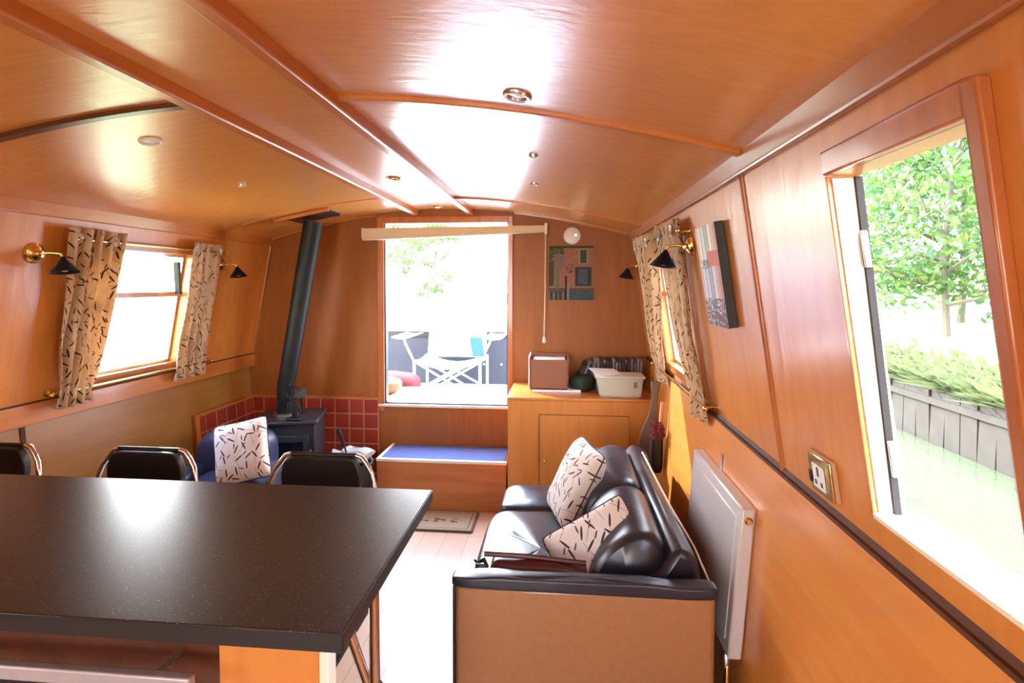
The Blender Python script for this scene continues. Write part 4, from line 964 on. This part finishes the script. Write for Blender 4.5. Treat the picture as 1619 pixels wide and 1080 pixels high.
def tree_mesh(seed, n, R_, H0, H1, leaf):
    rnd = random.Random(seed); g = G(); cl = []
    for k in range(60):
        a = rnd.random()*6.283; r = R_*rnd.random()**.5; z = H0+(H1-H0)*rnd.random(); r *= math.sin(PI*min(1, .12+.85*(z-H0)/(H1-H0)))**.5
        cl.append((Vector((r*math.cos(a), r*math.sin(a), z)), R_*rnd.uniform(.16, .34)))
    for k in range(n):
        c, s = cl[rnd.randrange(len(cl))]
        p = c+Vector((rnd.gauss(0, .55), rnd.gauss(0, .55), rnd.gauss(0, .45)))*s
        u = Vector((rnd.gauss(0, 1), rnd.gauss(0, 1), rnd.gauss(0, 1))).normalized(); w = u.cross(Vector((rnd.gauss(0, 1), rnd.gauss(0, 1), .3))).normalized()
        l = leaf*rnd.uniform(.6, 1.3); mi = 0 if rnd.random() < .55 else (1 if rnd.random() < .5 else 2)
        f = g.bm.faces.new([g.bm.verts.new(q) for q in (p-u*l, p+w*l*.45, p+u*l, p-w*l*.45)]); f.material_index = mi
    me = g; return me, cl
protos = []
for s in range(3):
    g, cl = tree_mesh(s+3, 14000, 2.1, .7, 5.2, .065)
    me = bpy.data.meshes.new('crown'); g.bm.to_mesh(me); g.bm.free()
    for m in ('leaf_a', 'leaf_b', 'leaf_c'): me.materials.append(M[m])
    g = G(); g.tube([(0, 0, 0), (.05, .03, 1.2), (-.03, 0, 2.6), (.04, 0, 4.2)], [.06, .05, .04, .02], 8)
    for c, sz in cl[::4]: g.tube([(0, 0, c.z*.6), c*.6+Vector((0, 0, c.z*.15)), c], [.04, .025, .01], 5)
    mt_ = bpy.data.meshes.new('trunk'); g.bm.to_mesh(mt_); g.bm.free(); mt_.materials.append(M['bark'])
    protos.append((me, mt_))
tr_lab = [
 (7.2, 6.2, 1.0, 'leafy tree over the towpath, centre of the right window view'), (6.2, 9.3, 1.05, 'leafy tree farther along the towpath, left in the right window'),
 (9.2, 4.6, 1.25, 'leafy tree set back from the bank, right in the window'), (8.6, 12.5, 1.4, 'tall leafy tree far along the towpath'),
 (11.5, 8.6, 1.6, 'tall leafy tree behind the towpath trees'), (13.5, 14., 1.9, 'broad leafy tree at the back of the field'),
 (-7.6, 22, 1.15, 'leafy tree seen at upper left through the end doorway'), (-5.9, 25., .75, 'smaller leafy tree nearer the centre of the doorway view'),
 (5.4, 5.0, .28, 'small bush on the towpath edge beneath the trees')]
for k, (x, y, s, lb) in enumerate(tr_lab):
    me, tm = protos[k % 3]; t = thing('bank_tree', lb, 'tree', (x, y, .6 if x > 0 else .4), 'trees beside the canal')
    t.rotation_euler = (0, 0, k*1.9); t.scale = (s, s, s)
    for nm, mm in (('crown', me), ('trunk', tm)):
        o = bpy.data.objects.new(nm, mm); C.objects.link(o); o.parent = t

# ------------------------------------------------------------------ light
w = bpy.data.worlds.new('sky'); sc.world = w; w.use_nodes = True; nt = w.node_tree; bg = nt.nodes['Background']
tc = N(nt, 'ShaderNodeTexCoord'); se = N(nt, 'ShaderNodeSeparateXYZ'); nt.links.new(tc.outputs['Generated'], se.inputs[0])
cr = N(nt, 'ShaderNodeValToRGB'); nt.links.new(se.outputs[2], cr.inputs[0])
cr.color_ramp.elements[0].position = .0; cr.color_ramp.elements[0].color = (1.0, .97, .92, 1)
cr.color_ramp.elements[1].position = .8; cr.color_ramp.elements[1].color = (.52, .68, 1.0, 1)
nt.links.new(cr.outputs[0], bg.inputs['Color']); bg.inputs['Strength'].default_value = 16.
sl = bpy.data.lights.new('sun', 'SUN'); sl.energy = 7; sl.angle = .01; sl.color = (1, .94, .84)
so_ = bpy.data.objects.new('sun', sl); C.objects.link(so_); so_.location = (-6, 6, 8)
so_.rotation_euler = Vector((1.354, -1.22, -1.0)).to_track_quat('-Z', 'Y').to_euler()
try:
    w.cycles.sampling_method = 'MANUAL'; w.cycles.sample_map_resolution = 512
except Exception: pass

# ------------------------------------------------------------------ camera
F, YAW, PITCH, ROLL, CX, CY, H = 852.474, 5.2476, 1.8164, .0922, 808.871, 476.305, 1.44
y, p, r = map(math.radians, (YAW, PITCH, ROLL))
fwd = Vector((-math.sin(y)*math.cos(p), math.cos(y)*math.cos(p), -math.sin(p))); right = Vector((math.cos(y), math.sin(y), 0)); up = right.cross(fwd)
r2 = right*math.cos(r)+up*math.sin(r); u2 = -right*math.sin(r)+up*math.cos(r)
cam = bpy.data.cameras.new('camera'); co = bpy.data.objects.new('camera', cam); C.objects.link(co)
mw = Matrix.Identity(4)
for i in range(3): mw[i][0] = r2[i]; mw[i][1] = u2[i]; mw[i][2] = -fwd[i]
mw[2][3] = H; co.matrix_world = mw
cam.sensor_width = 36; cam.lens = F*36/1619; cam.shift_x = (809.5-CX)/1619; cam.shift_y = -(540-CY)/1619; cam.clip_start = .02; cam.clip_end = 300
sc.camera = co

sc.view_settings.view_transform = 'Standard'; sc.view_settings.look = 'None'; sc.view_settings.exposure = .82; sc.view_settings.gamma = 1; sc.view_settings.use_curve_mapping = False
cy = sc.cycles
cy.max_bounces = 12; cy.diffuse_bounces = 7; cy.glossy_bounces = 5; cy.transparent_max_bounces = 12; cy.sample_clamp_indirect = 12.
cy.use_denoising = True; cy.caustics_reflective = False; cy.caustics_refractive = False
